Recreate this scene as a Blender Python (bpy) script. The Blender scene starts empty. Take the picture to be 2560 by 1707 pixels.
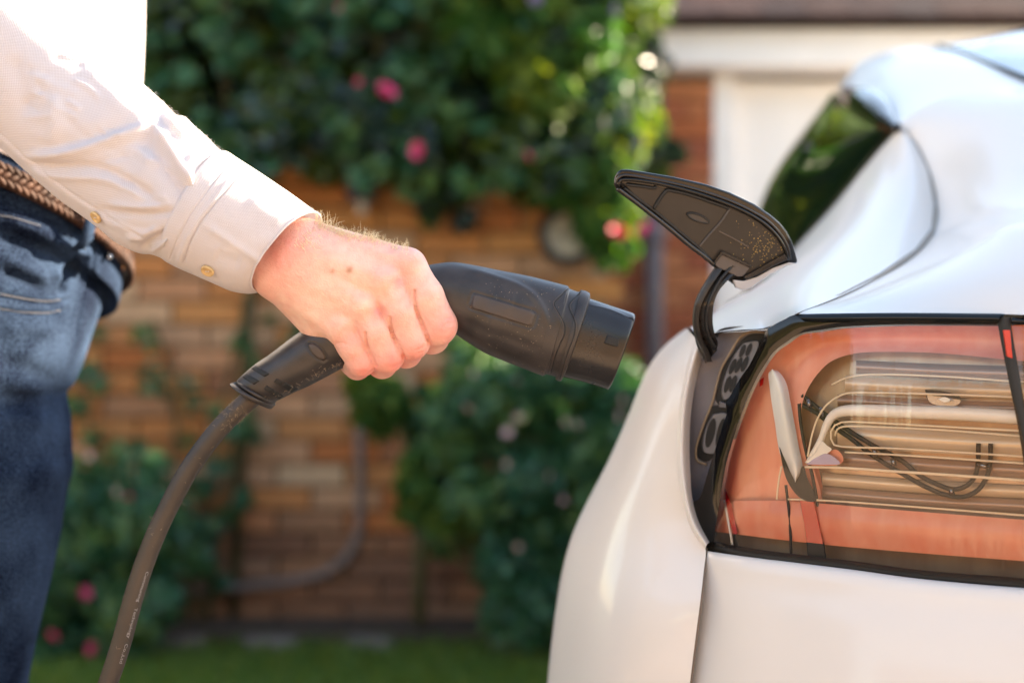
import bpy, bmesh, math, random
import numpy as np
from mathutils import Vector, Matrix
from mathutils.bvhtree import BVHTree
random.seed(7); rng = np.random.default_rng(7)
SC = bpy.context.scene
COL = SC.collection

# ------------------------------------------------------------------ camera, light, exposure
CAMZ = 0.92
K = 0.72 / 2560            # metres per photo pixel per metre of distance (50 mm lens)
cam_d = bpy.data.cameras.new('camera'); cam = bpy.data.objects.new('camera', cam_d); COL.objects.link(cam)
cam.location = (0, 0, CAMZ); cam.rotation_euler = (math.pi/2, 0, 0)
cam_d.lens = 50; cam_d.sensor_width = 36; cam_d.clip_start = 0.05; cam_d.clip_end = 500
cam_d.dof.use_dof = True; cam_d.dof.focus_distance = 0.965; cam_d.dof.aperture_fstop = 3.3
SC.camera = cam
SUN = Vector((0.85, 0.33, 0.39)).normalized()
world = bpy.data.worlds.new('World'); SC.world = world; world.use_nodes = True
wn = world.node_tree; bg = wn.nodes['Background']
sky = wn.nodes.new('ShaderNodeTexSky'); sky.sky_type = 'NISHITA'; sky.sun_disc = False
sky.sun_elevation = math.asin(SUN.z); sky.sun_rotation = math.atan2(SUN.x, SUN.y)
sky.air_density = 1.0; sky.dust_density = .5; sky.ozone_density = 1.0
wn.links.new(sky.outputs[0], bg.inputs[0]); bg.inputs[1].default_value = 0.108
sun_d = bpy.data.lights.new('sun', 'SUN'); sun_d.energy = 5.0; sun_d.angle = math.radians(0.5); sun_d.color = (1, .93, .82)
sun = bpy.data.objects.new('sun', sun_d); COL.objects.link(sun)
sun.rotation_euler = SUN.to_track_quat('Z', 'Y').to_euler()
SC.view_settings.view_transform = 'Standard'; SC.view_settings.look = 'None'
SC.view_settings.exposure = 2.76; SC.view_settings.gamma = 1.0
SC.view_settings.use_curve_mapping = False
SC.view_settings.use_white_balance = True; SC.view_settings.white_balance_temperature = 8100; SC.view_settings.white_balance_tint = 12
SC.cycles.max_bounces = 10; SC.cycles.transparent_max_bounces = 16

# ------------------------------------------------------------------ helpers
def P(px, py, Y): return ((px-1280)*K*Y, Y, CAMZ-(py-853.5)*K*Y)
def Z(pts, ox, oy, sc): return [(ox+x/sc, oy+y/sc) for x, y in pts]
def zA(p): return Z(p, 1640, 740, 2.1185)
def zB(p): return Z(p, 1640, 740, 2.375)
def zF(p): return Z(p, 1480, 380, 2.9033)
def zC(p): return Z(p, 1040, 600, 3.7333)
def zH(p): return Z(p, 520, 820, 5.2263)

def spline(pts, n, ks=None):
    """Catmull-Rom through pts (any dimension), n samples evenly by chord length"""
    p = np.array(pts, float); m = len(p)
    if ks is None:
        d = np.r_[0, np.cumsum(np.linalg.norm(np.diff(p[:, :2], axis=0), axis=1)+1e-9)]
    else: d = np.array(ks, float)
    t = np.linspace(d[0], d[-1], n)
    tan = np.zeros_like(p)
    tan[1:-1] = (p[2:]-p[:-2])/(d[2:]-d[:-2])[:, None]
    tan[0] = (p[1]-p[0])/(d[1]-d[0]); tan[-1] = (p[-1]-p[-2])/(d[-1]-d[-2])
    i = np.clip(np.searchsorted(d, t, side='right')-1, 0, m-2)
    h = (d[i+1]-d[i]); s = ((t-d[i])/h)[:, None]; h = h[:, None]
    return ((2*s**3-3*s**2+1)*p[i] + (s**3-2*s**2+s)*h*tan[i] + (-2*s**3+3*s**2)*p[i+1] + (s**3-s**2)*h*tan[i+1])

def mesh_obj(name, verts, faces, m, parent=None, smooth=True, uv=None, attrs=None):
    me = bpy.data.meshes.new(name)
    me.from_pydata([tuple(map(float, v)) for v in verts], [], [tuple(map(int, f)) for f in faces])
    if smooth: me.polygons.foreach_set('use_smooth', [True]*len(me.polygons))
    if uv is not None:
        l = me.uv_layers.new(name='UVMap'); li = np.zeros(len(me.loops), int); me.loops.foreach_get('vertex_index', li)
        l.data.foreach_set('uv', np.asarray(uv, float)[li].ravel())
    if attrs:
        for k, (dom, ty, data) in attrs.items():
            a = me.attributes.new(k, ty, dom)
            a.data.foreach_set('color' if ty == 'FLOAT_COLOR' else 'value', np.asarray(data, float).ravel())
    me.update()
    o = bpy.data.objects.new(name, me); COL.objects.link(o)
    if m is not None: me.materials.append(m)
    if parent is not None: attach(o, parent)
    return o
def attach(o, parent):
    o.parent = parent
    w = parent.matrix_world_cache if hasattr(parent, 'matrix_world_cache') else Matrix.Translation(world_loc(parent))
    o.matrix_parent_inverse = w.inverted()
def world_loc(o):
    l = Vector(o.location); p = o
    return l
def tag(o, label=None, cat=None, group=None, kind=None):
    if label: o['label'] = label
    if cat: o['category'] = cat
    if group: o['group'] = group
    if kind: o['kind'] = kind
    return o
def thing(name, loc, label, cat, group=None):
    o = bpy.data.objects.new(name, None); COL.objects.link(o); o.location = loc; o.empty_display_size = .05
    return tag(o, label, cat, group)
def grid_faces(nr, nc, wrap=False):
    f = []
    for i in range(nr-1):
        for j in range(nc if wrap else nc-1):
            k = (j+1) % nc
            f.append((i*nc+j, i*nc+k, (i+1)*nc+k, (i+1)*nc+j))
    return f
def add_mod(o, ty, **kw):
    m = o.modifiers.new(ty.lower(), ty)
    for k, v in kw.items(): setattr(m, k, v)
    return m
def bevel(o, w, seg=2): return add_mod(o, 'BEVEL', width=w, segments=seg, limit_method='ANGLE', angle_limit=.6)

def box_vf(c, s, rz=0):
    v = [Vector((x*s[0]/2, y*s[1]/2, z*s[2]/2)) for x in (-1, 1) for y in (-1, 1) for z in (-1, 1)]
    R = Matrix.Rotation(rz, 3, 'Z')
    v = [R @ q + Vector(c) for q in v]
    return v, [(0, 1, 3, 2), (4, 6, 7, 5), (0, 4, 5, 1), (2, 3, 7, 6), (0, 2, 6, 4), (1, 5, 7, 3)]
class MB:
    def __init__(s): s.v = []; s.f = []
    def add(s, v, f):
        o = len(s.v); s.v += [tuple(q) for q in v]; s.f += [tuple(i+o for i in q) for q in f]; return s
    def box(s, c, d, rz=0): return s.add(*box_vf(c, d, rz))
    def tube(s, pts, r, n=10, caps=True):
        v, f = tube_vf(pts, r, n, caps); return s.add(v, f)
    def build(s, name, m, parent=None, smooth=False): return mesh_obj(name, s.v, s.f, m, parent, smooth)
def tube_vf(pts, r, n=10, caps=True):
    pts = [Vector(p) for p in pts]; m = len(pts)
    rs = r if hasattr(r, '__len__') else [r]*m
    V, prev = [], None
    for i, p in enumerate(pts):
        t = (pts[min(i+1, m-1)]-pts[max(i-1, 0)]).normalized()
        if prev is None:
            a = Vector((0, 1, 0)) if abs(t.y) < .9 else Vector((1, 0, 0)); u = t.cross(a).normalized()
        else: u = (prev - t*prev.dot(t)).normalized()
        prev = u; w = t.cross(u)
        for k in range(n):
            a = 2*math.pi*k/n; V.append(p + (u*math.cos(a)+w*math.sin(a))*rs[i])
    F = grid_faces(m, n, True)
    if caps: F += [tuple(range(n))[::-1], tuple(range((m-1)*n, m*n))]
    return V, F

# strokes: sculpt marks given on the photo's outline coordinates, raised on the visible side of a mesh
def strokes(V, N, marks):
    V = V.copy(); px = 1280+V[:, 0]/(K*V[:, 1]); py = 853.5-(V[:, 2]-CAMZ)/(K*V[:, 1])
    facing = np.clip(-N[:, 1]*2.5+.15, 0, 1)
    q = np.stack([px, py], 1); H = np.zeros(len(V))
    for mk in marks:
        pts, w, h = mk[:3]; kind = mk[3] if len(mk) > 3 else 'bump'
        pl = np.array(pts, float); sm = spline(pl, max(8, len(pl)*6)) if len(pl) > 2 and kind != 'poly' else pl
        lo = sm.min(0)-4*w; hi = sm.max(0)+4*w
        idx = np.where((q > lo).all(1) & (q < hi).all(1))[0]
        if not len(idx): continue
        qq = q[idx]; best = np.full(len(idx), 1e9); side = np.zeros(len(idx)); tt = np.zeros(len(idx))
        L = len(sm)-1
        for k in range(L):
            a, b = sm[k], sm[k+1]; ab = b-a; t = np.clip(((qq-a)@ab)/(ab@ab+1e-9), 0, 1)
            dv = qq-(a+t[:, None]*ab); d = np.hypot(dv[:, 0], dv[:, 1]); u = d < best
            best[u] = d[u]; side[u] = np.sign(ab[0]*dv[u, 1]-ab[1]*dv[u, 0]); tt[u] = (k+t[u])/L
        if kind == 'step':      # raised on one side only, fading out
            f = np.where(side > 0, np.exp(-(best/(w*3))**2), np.exp(-(best/(w*.45))**2))
        else: f = np.exp(-(best/w)**2)
        if kind not in ('poly', 'flat'): f *= np.clip(np.minimum(tt, 1-tt)*5+.12, 0, 1)
        H[idx] += f*h
    return V + N*(H*facing*1e-3)[:, None]
def grid_normals(V, nr, nc, wrap):
    G = V.reshape(nr, nc, 3)
    du = np.gradient(G, axis=0)
    if wrap: dv = (np.roll(G, -1, 1)-np.roll(G, 1, 1))/2
    else: dv = np.gradient(G, axis=1)
    n = np.cross(du, dv); l = np.linalg.norm(n, axis=2, keepdims=True)+1e-12
    return (n/l).reshape(-1, 3)

def loft(name, rows, n_along, n_around, m, parent=None, expo=2.0, marks=None, caps=True, ks=None, fn=None, twist=0.0):
    """rows: (top px, top py, bottom px, bottom py, Y centre, half depth[, Y tilt]) -> closed tube"""
    rows = [tuple(r)+((expo,) if len(r) == 6 else ()) for r in rows]
    arr = np.array(rows, float)
    if ks is None:
        c = (arr[:, :2]+arr[:, 2:4])/2
        ks = np.r_[0, np.cumsum(np.linalg.norm(np.diff(c, axis=0), axis=1)+1e-6)]
    S = spline(arr, n_along, ks)
    ph = np.arange(n_around)/n_around*2*math.pi
    V = np.zeros((n_along, n_around, 3))
    for i, r in enumerate(S):
        T = np.array(P(r[0], r[1], r[4])); B = np.array(P(r[2], r[3], r[4]))
        C = (T+B)/2; u = (T-B)/2; e = 2/max(r[6], .5)
        cs = np.cos(ph); sn = np.sin(ph)
        cc = np.sign(cs)*np.abs(cs)**e; ss = np.sign(sn)*np.abs(sn)**e
        V[i] = C + cc[:, None]*u + ss[:, None]*np.array([0, -r[5], 0])
    if fn is not None: V = fn(V)
    V = V.reshape(-1, 3); N = grid_normals(V, n_along, n_around, True)
    C = V.reshape(n_along, n_around, 3).mean(1).repeat(n_around, 0)
    if ((V-C)*N).sum() < 0: N = -N; flip = True
    else: flip = False
    if marks: V = strokes(V, N, marks)
    F = grid_faces(n_along, n_around, True)
    if caps: F += [tuple(range(n_around))[::-1], tuple(range((n_along-1)*n_around, n_along*n_around))]
    if not flip: F = [f[::-1] for f in F]
    L = np.r_[0, np.cumsum(np.linalg.norm(np.diff(V.reshape(n_along, n_around, 3).mean(1), axis=0), axis=1))]
    uv = np.zeros((n_along, n_around, 2)); uv[:, :, 0] = L[:, None]
    uv[:, :, 1] = np.abs(((ph/(2*math.pi)+.25) % 1)-.5)[None]*.36
    return mesh_obj(name, V, F, m, parent, True, uv.reshape(-1, 2))

def bvh_of(o):
    me = o.data; return BVHTree.FromPolygons([v.co[:] for v in me.vertices], [p.vertices[:] for p in me.polygons])
def on(bvh, px, py, off=0.0):
    d = Vector(P(px, py, 1.0))-Vector((0, 0, CAMZ)); d.normalize()
    h, n, i, t = bvh.ray_cast(Vector((0, 0, CAMZ)), d)
    if h is None: return None, None
    if n.y > 0: n = -n
    return h + n*off, n

def plate(name, poly, Yf, thick, m, parent=None, bev=None, smooth=False):
    n = len(poly); V = []
    for x, y in poly: V.append(P(x, y, Yf(x, y)))
    for x, y in poly:
        a = P(x, y, Yf(x, y)); V.append((a[0], a[1]+thick, a[2]))
    F = [tuple(range(n)), tuple(range(n, 2*n))[::-1]] + [(i, i+n, (i+1) % n+n, (i+1) % n) for i in range(n)]
    o = mesh_obj(name, V, F, m, parent, smooth)
    bm = bmesh.new(); bm.from_mesh(o.data); bmesh.ops.recalc_face_normals(bm, faces=bm.faces); bm.to_mesh(o.data); bm.free()
    if bev: bevel(o, bev)
    return o
def smooth_poly(pts, n): return [tuple(p) for p in spline(list(pts)+[pts[0]], n+1)[:-1]]
def band(name, A, B, nu, nv, Yf, m, parent=None, solid=0.0, bulge=0.0, off=0.0):
    """sheet between two outlines A and B"""
    a = spline(A, nu); b = spline(B, nu); V = []; UV = []
    for i in range(nu):
        for j in range(nv):
            t = j/(nv-1); x, y = a[i]*(1-t)+b[i]*t
            V.append(P(x, y, Yf(x, y)+off-bulge*math.sin(math.pi*t))); UV.append((i/(nu-1), t))
    o = mesh_obj(name, V, grid_faces(nu, nv), m, parent, True, UV)
    if solid: add_mod(o, 'SOLIDIFY', thickness=solid, offset=0)
    return o
def rod(name, pts, r, Yf, m, parent=None, n=8, ns=40, off=0):
    s = spline(pts, ns) if len(pts) > 2 else np.array(pts, float)
    v, f = tube_vf([P(x, y, Yf(x, y)+off) for x, y in s], r, n)
    return mesh_obj(name, v, f, m, parent, True)
def shared(name, me, loc, parent=None, rot=None, scale=None):
    o = bpy.data.objects.new(name, me); COL.objects.link(o); o.location = loc
    if rot is not None: o.rotation_euler = rot
    if scale is not None: o.scale = scale if hasattr(scale, '__len__') else (scale,)*3
    if parent is not None: attach(o, parent)
    return o

# ------------------------------------------------------------------ materials
def nodes(name):
    m = bpy.data.materials.new(name); m.use_nodes = True; return m, m.node_tree.nodes, m.node_tree.links, m.node_tree.nodes['Principled BSDF']
def mat(name, col, rough=.5, metal=0.0, var=0.0, vs=30.0, col2=None, bump=0.0, bs=200.0, bdist=.001, coat=0.0, spec=.5, sub=0.0, trans=0.0, rvar=0.0, stretch=None, detail=4):
    m, N, L, b = nodes(name)
    b.inputs['Base Color'].default_value = (*col, 1); b.inputs['Roughness'].default_value = rough
    b.inputs['Metallic'].default_value = metal; b.inputs['Coat Weight'].default_value = coat; b.inputs['Coat Roughness'].default_value = .03
    b.inputs['Specular IOR Level'].default_value = spec; b.inputs['Transmission Weight'].default_value = trans
    if sub: b.inputs['Subsurface Weight'].default_value = sub; b.inputs['Subsurface Radius'].default_value = (1, .35, .2); b.inputs['Subsurface Scale'].default_value = .004
    tc = N.new('ShaderNodeTexCoord'); src = tc.outputs['Object']
    if stretch:
        mp = N.new('ShaderNodeMapping'); mp.inputs['Scale'].default_value = stretch; L.new(src, mp.inputs[0]); src = mp.outputs[0]
    if var or col2 or rvar:
        nz = N.new('ShaderNodeTexNoise'); nz.inputs['Scale'].default_value = vs; nz.inputs['Detail'].default_value = detail; L.new(src, nz.inputs['Vector'])
        rp = N.new('ShaderNodeValToRGB'); rp.color_ramp.elements[0].position = .3; rp.color_ramp.elements[1].position = .7
        c2 = col2 or tuple(min(1, c*(1+var)) for c in col); c1 = col if col2 else tuple(c*(1-var) for c in col)
        rp.color_ramp.elements[0].color = (*c1, 1); rp.color_ramp.elements[1].color = (*c2, 1)
        L.new(nz.outputs['Fac'], rp.inputs[0])
        if var or col2: L.new(rp.outputs[0], b.inputs['Base Color'])
        if rvar:
            mr = N.new('ShaderNodeMapRange'); mr.inputs[3].default_value = rough-rvar; mr.inputs[4].default_value = rough+rvar; L.new(nz.outputs['Fac'], mr.inputs[0]); L.new(mr.outputs[0], b.inputs['Roughness'])
    if bump:
        n2 = N.new('ShaderNodeTexNoise'); n2.inputs['Scale'].default_value = bs; n2.inputs['Detail'].default_value = 3; L.new(src, n2.inputs['Vector'])
        bp = N.new('ShaderNodeBump'); bp.inputs['Strength'].default_value = bump; bp.inputs['Distance'].default_value = bdist
        L.new(n2.outputs['Fac'], bp.inputs['Height']); L.new(bp.outputs[0], b.inputs['Normal'])
    return m
M = {}
M['paint'] = mat('white_car_paint', (.68, .65, .62), .5, coat=.4, spec=.3)
M['paint'].node_tree.nodes['Principled BSDF'].inputs['Coat Roughness'].default_value = .10
M['gap'] = mat('panel_gap_black', (.01, .01, .01), .6)
M['gloss_black'] = mat('gloss_black_plastic', (.006, .005, .004), .10, spec=.4)
M['black_plastic'] = mat('worn_black_plastic', (.028, .022, .020), .40, var=.4, vs=60, bump=.25, bs=1400, bdist=.0004, rvar=.12)
M['black_smooth'] = mat('smooth_black_plastic', (.014, .012, .012), .26, var=.3, vs=40, rvar=.1)
M['flap_in'] = mat('flap_inner_plastic', (.019, .016, .0145), .42, var=.2, vs=35, bump=.1, bs=900, bdist=.0003)
M['port_grey'] = mat('port_grey_plastic', (.15, .145, .165), .32, var=.15, vs=30, rvar=.08)
M['socket'] = mat('socket_grey_plastic', (.17, .165, .175), .4)
M['hole'] = mat('socket_hole_black', (.006, .006, .006), .6)
M['rubber'] = mat('dusty_cable_rubber', (.026, .019, .015), .5, col2=(.062, .044, .032), vs=25, bump=.2, bs=500, bdist=.0004)
M['print'] = mat('grey_print', (.30, .28, .28), .6)
M['dust'] = mat('dust_cobweb', (.36, .27, .18), .8)
M['chrome'] = mat('dark_chrome', (.22, .23, .26), .08, metal=1)
M['skinhair'] = mat('blond_arm_hair', (.92, .76, .5), .3)
M['nail'] = mat('nail', (.8, .55, .48), .3)
M['btn'] = mat('horn_button', (.62, .42, .2), .3, var=.25, vs=300)
M['leather'] = mat('brown_braided_leather', (.014, .006, .004), .7, spec=.2, col2=(.075, .034, .022), vs=55, bump=.4, bs=500, bdist=.0006)
M['thread'] = mat('jeans_stitching', (.17, .17, .19), .8)
M['glass_dark'] = mat('tinted_glass', (.003, .004, .004), .04, spec=.35)
M['rear_glass'] = mat('rear_window_glass', (.045, .12, .21), .06, spec=.1)  # blue base stands in for the sky reflected in the glass
M['tyre'] = mat('tyre_rubber', (.02, .02, .02), .8)
M['rim'] = mat('alloy_rim', (.35, .36, .38), .25, metal=1)
M['white_wood'] = mat('white_painted_wood', (.86, .82, .81), .45, var=.04, vs=6)
M['brown_wood'] = mat('dark_brown_timber', (.035, .016, .012), .6, var=.3, vs=12, stretch=(1, 1, 4))
M['pipe'] = mat('grey_downpipe', (.11, .095, .12), .5)
M['conduit'] = mat('grey_conduit', (.2, .15, .13), .6)
M['lantern'] = mat('lantern_black_metal', (.012, .012, .03), .5)
M['clock_ring'] = mat('clock_ring_black', (.012, .011, .014), .4)
M['clock_face'] = mat('clock_face_cream', (.36, .31, .26), .5, col2=(.5, .44, .36), vs=40)
M['stem'] = mat('rose_stem', (.07, .05, .025), .7, col2=(.1, .1, .03), vs=20)
M['stone'] = mat('edging_stone', (.10, .08, .07), .8, col2=(.24, .2, .18), vs=10, bump=.4, bs=60, bdist=.004)
M['soil'] = mat('soil', (.04, .026, .018), .95, col2=(.09, .06, .04), vs=40, bump=.8, bs=60, bdist=.01)
M['render'] = mat('cream_render', (.55, .48, .4), .8, var=.08, vs=6, bump=.3, bs=150)
M['fence'] = mat('fence_board_brown', (.30, .19, .11), .7, var=.3, vs=8, stretch=(1, 1, .2))
M['petal_red'] = mat('petal_red', (.75, .015, .06), .45, sub=.1)
M['petal_pink'] = mat('petal_pink', (.72, .06, .18), .5, sub=.1)
M['petal_pale'] = mat('petal_pale', (.75, .5, .48), .5, sub=.1)
M['petal_white'] = mat('petal_lilac', (.16, .13, .26), .5)
M['shoe'] = mat('brown_shoe', (.08, .04, .025), .4)
M['mortar'] = mat('mortar', (.52, .40, .30), .9, var=.15, vs=20, bump=.4, bs=120, bdist=.002)

def two_sided(name, c1, c2, attr='tint', gloss=.3, tr=.35, spec=.45):
    m, N, L, b = nodes(name)
    a = N.new('ShaderNodeAttribute'); a.attribute_name = attr
    r = N.new('ShaderNodeValToRGB'); e = r.color_ramp.elements
    e[0].color = (*c1, 1); e[1].color = (*c2, 1); e.new(.33); e.new(.66)
    e[1].color = (c1[0]*.9+.002, c1[1]*1.5, c1[2]*1.9, 1); e[2].color = (c2[0]*.5, c2[1]*.75, c2[2]*1.2, 1)
    L.new(a.outputs['Fac'], r.inputs[0]); L.new(r.outputs[0], b.inputs['Base Color'])
    b.inputs['Roughness'].default_value = gloss; b.inputs['Specular IOR Level'].default_value = spec
    t = N.new('ShaderNodeBsdfTranslucent'); mx = N.new('ShaderNodeMixShader'); mx.inputs[0].default_value = tr
    g = N.new('ShaderNodeMix'); g.data_type = 'RGBA'; g.blend_type = 'MULTIPLY'; g.inputs[0].default_value = 1
    g.inputs[7].default_value = (2.6, 2.2, .8, 1); L.new(r.outputs[0], g.inputs[6]); L.new(g.outputs[2], t.inputs[0])
    L.new(b.outputs[0], mx.inputs[1]); L.new(t.outputs[0], mx.inputs[2])
    L.new(mx.outputs[0], N['Material Output'].inputs[0]); return m
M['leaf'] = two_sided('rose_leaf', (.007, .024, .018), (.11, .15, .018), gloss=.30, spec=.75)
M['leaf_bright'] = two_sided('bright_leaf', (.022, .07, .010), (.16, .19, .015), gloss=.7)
M['leaf_dark'] = two_sided('dark_leaf', (.002, .006, .005), (.010, .022, .010), gloss=.3)  # near-black: puts the shade deep inside the foliage into leaf colour
M['leaf_mid'] = two_sided('bush_leaf', (.022, .075, .032), (.13, .21, .045), gloss=.36, tr=.18)
M['grass'] = two_sided('lawn_grass', (.08, .13, .02), (.24, .27, .04), gloss=.6)

def cloth():
    m, N, L, b = nodes('white_oxford_cloth')
    b.inputs['Base Color'].default_value = (.80, .76, .75, 1); b.inputs['Roughness'].default_value = .85; b.inputs['Specular IOR Level'].default_value = .15
    b.inputs['Sheen Weight'].default_value = .2
    uvn = N.new('ShaderNodeTexCoord'); sep = N.new('ShaderNodeSeparateXYZ'); L.new(uvn.outputs['UV'], sep.inputs[0])
    def wave(o, k):
        a = N.new('ShaderNodeMath'); a.operation = 'MULTIPLY'; a.inputs[1].default_value = k; L.new(o, a.inputs[0])
        s = N.new('ShaderNodeMath'); s.operation = 'SINE'; L.new(a.outputs[0], s.inputs[0]); return s.outputs[0]
    w1 = wave(sep.outputs[0], 2*math.pi/.0017); w2 = wave(sep.outputs[1], 2*math.pi/.0017)
    mul = N.new('ShaderNodeMath'); mul.operation = 'MULTIPLY'; L.new(w1, mul.inputs[0]); L.new(w2, mul.inputs[1])
    rp = N.new('ShaderNodeMapRange'); rp.inputs[1].default_value = -1; rp.inputs[2].default_value = 1; rp.inputs[3].default_value = 0; rp.inputs[4].default_value = 1
    L.new(mul.outputs[0], rp.inputs[0])
    cr = N.new('ShaderNodeValToRGB'); cr.color_ramp.elements[0].color = (.62, .55, .57, 1); cr.color_ramp.elements[1].color = (.87, .86, .88, 1)
    L.new(rp.outputs[0], cr.inputs[0]); L.new(cr.outputs[0], b.inputs['Base Color'])
    bp = N.new('ShaderNodeBump'); bp.inputs['Strength'].default_value = .35; bp.inputs['Distance'].default_value = .0003
    L.new(mul.outputs[0], bp.inputs['Height'])
    nz = N.new('ShaderNodeTexNoise'); nz.inputs['Scale'].default_value = 28; nz.inputs['Detail'].default_value = 5; L.new(uvn.outputs['Object'], nz.inputs[0])
    b2 = N.new('ShaderNodeBump'); b2.inputs['Strength'].default_value = .35; b2.inputs['Distance'].default_value = .006; L.new(nz.outputs['Fac'], b2.inputs['Height']); L.new(bp.outputs[0], b2.inputs['Normal'])
    L.new(b2.outputs[0], b.inputs['Normal'])
    t = N.new('ShaderNodeBsdfTranslucent'); t.inputs[0].default_value = (.86, .80, .78, 1); mx = N.new('ShaderNodeMixShader'); mx.inputs[0].default_value = .3
    L.new(b2.outputs[0], t.inputs['Normal'])
    L.new(b.outputs[0], mx.inputs[1]); L.new(t.outputs[0], mx.inputs[2]); L.new(mx.outputs[0], N['Material Output'].inputs[0]); return m
M['shirt'] = cloth()
def denim():
    m, N, L, b = nodes('blue_denim'); b.inputs['Roughness'].default_value = 1; b.inputs['Specular IOR Level'].default_value = .05
    tc = N.new('ShaderNodeTexCoord')
    n1 = N.new('ShaderNodeTexNoise'); n1.inputs['Scale'].default_value = 14; n1.inputs['Detail'].default_value = 3; L.new(tc.outputs['Object'], n1.inputs[0])
    n2 = N.new('ShaderNodeTexNoise'); n2.inputs['Scale'].default_value = 700; n2.inputs['Detail'].default_value = 2; L.new(tc.outputs['Object'], n2.inputs[0])
    ad = N.new('ShaderNodeMath'); ad.operation = 'ADD'; L.new(n1.outputs['Fac'], ad.inputs[0]); L.new(n2.outputs['Fac'], ad.inputs[1])
    rp = N.new('ShaderNodeValToRGB'); e = rp.color_ramp.elements; e[0].position = .72; e[1].position = 1.3
    e[0].position = .38; e[1].position = .64
    hf = N.new('ShaderNodeMath'); hf.operation = 'MULTIPLY'; hf.inputs[1].default_value = .5; L.new(ad.outputs[0], hf.inputs[0])
    e[0].color = (.0010, .0022, .009, 1); e[1].color = (.036, .064, .115, 1)
    L.new(hf.outputs[0], rp.inputs[0]); L.new(rp.outputs[0], b.inputs['Base Color'])
    bp = N.new('ShaderNodeBump'); bp.inputs['Strength'].default_value = .5; bp.inputs['Distance'].default_value = .0006; L.new(n2.outputs['Fac'], bp.inputs['Height']); L.new(bp.outputs[0], b.inputs['Normal'])
    return m
M['denim'] = denim()
def skin():
    m, N, L, b = nodes('fair_skin')
    a = N.new('ShaderNodeAttribute'); a.attribute_name = 'skin'
    tc = N.new('ShaderNodeTexCoord')
    nz = N.new('ShaderNodeTexNoise'); nz.inputs['Scale'].default_value = 120; nz.inputs['Detail'].default_value = 5; L.new(tc.outputs['Object'], nz.inputs[0])
    mx = N.new('ShaderNodeMix'); mx.data_type = 'RGBA'; mx.blend_type = 'OVERLAY'; mx.inputs[0].default_value = .3
    L.new(a.outputs['Color'], mx.inputs[6]); L.new(nz.outputs['Fac'], mx.inputs[7]); L.new(mx.outputs[2], b.inputs['Base Color'])
    b.inputs['Roughness'].default_value = .52; b.inputs['Subsurface Weight'].default_value = .2
    b.inputs['Subsurface Radius'].default_value = (1, .35, .18); b.inputs['Subsurface Scale'].default_value = .006
    vo = N.new('ShaderNodeTexVoronoi'); vo.inputs['Scale'].default_value = 900; L.new(tc.outputs['Object'], vo.inputs[0])
    n3 = N.new('ShaderNodeTexNoise'); n3.inputs['Scale'].default_value = 260; n3.inputs['Detail'].default_value = 4; L.new(tc.outputs['Object'], n3.inputs[0])
    b1 = N.new('ShaderNodeBump'); b1.inputs['Strength'].default_value = .5; b1.inputs['Distance'].default_value = .0005; L.new(vo.outputs['Distance'], b1.inputs['Height'])
    b2 = N.new('ShaderNodeBump'); b2.inputs['Strength'].default_value = .6; b2.inputs['Distance'].default_value = .001; L.new(n3.outputs['Fac'], b2.inputs['Height']); L.new(b1.outputs[0], b2.inputs['Normal'])
    L.new(b2.outputs[0], b.inputs['Normal']); return m
M['skin'] = skin()
def lens():
    m, N, L, b = nodes('clear_lamp_lens'); N.remove(b)
    t = N.new('ShaderNodeBsdfTransparent'); t.inputs[0].default_value = (.96, .93, .9, 1)
    g = N.new('ShaderNodeBsdfGlossy'); g.inputs['Roughness'].default_value = .05
    tc = N.new('ShaderNodeTexCoord'); mp = N.new('ShaderNodeMapping'); mp.inputs['Scale'].default_value = (160, 160, 9); nz = N.new('ShaderNodeTexNoise'); nz.inputs['Scale'].default_value = 1; nz.inputs['Detail'].default_value = 3
    L.new(tc.outputs['Object'], mp.inputs[0]); L.new(mp.outputs[0], nz.inputs[0]); bp = N.new('ShaderNodeBump'); bp.inputs['Strength'].default_value = .35; bp.inputs['Distance'].default_value = .001; L.new(nz.outputs['Fac'], bp.inputs['Height']); L.new(bp.outputs[0], g.inputs['Normal'])
    f = N.new('ShaderNodeFresnel'); f.inputs[0].default_value = 1.5; mx = N.new('ShaderNodeMixShader')
    L.new(f.outputs[0], mx.inputs[0]); L.new(t.outputs[0], mx.inputs[1]); L.new(g.outputs[0], mx.inputs[2]); L.new(mx.outputs[0], N['Material Output'].inputs[0]); return m
M['lens'] = lens()
def streaky(name, c1, c2, rough, metal, sc=(90, 90, 5), bump=.3):
    return mat(name, c1, rough, metal=metal, col2=c2, vs=1.0, stretch=sc, bump=bump, bs=1.6, bdist=.002, detail=5)
M['coral'] = streaky('coral_reflector', (.84, .26, .16), (.90, .42, .30), .34, .0, (50, 50, 10), .15)
M['coral_deep'] = mat('deep_coral', (.75, .14, .09), .25)
M['amber'] = streaky('bronze_reflection', (.40, .27, .19), (.55, .41, .29), .25, .3, (70, 70, 12), .12)  # brown streaks put the mirrored surroundings into the reflector's colour
M['band_dark'] = mat('rosy_bronze_band', (.42, .28, .21), .2, metal=.3)
M['band_light'] = mat('pale_reflection_band', (.78, .62, .45), .2, metal=.15)  # paler tone puts broad cream and gold reflections into the bands
M['cream_tube'] = mat('cream_light_guide', (1.0, .97, .90), .3, coat=.3)
M['cream_line'] = mat('amber_edge_line', (.92, .78, .58), .2, coat=.6)
M['white_refl'] = mat('white_reflector', (.88, .95, .95), .12, coat=.8)
M['deep_red'] = mat('deep_red_reflector', (.55, .012, .01), .15, coat=.8)
M['lilac'] = mat('lilac_reflector', (.5, .45, .75), .15, metal=.3)

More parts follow.
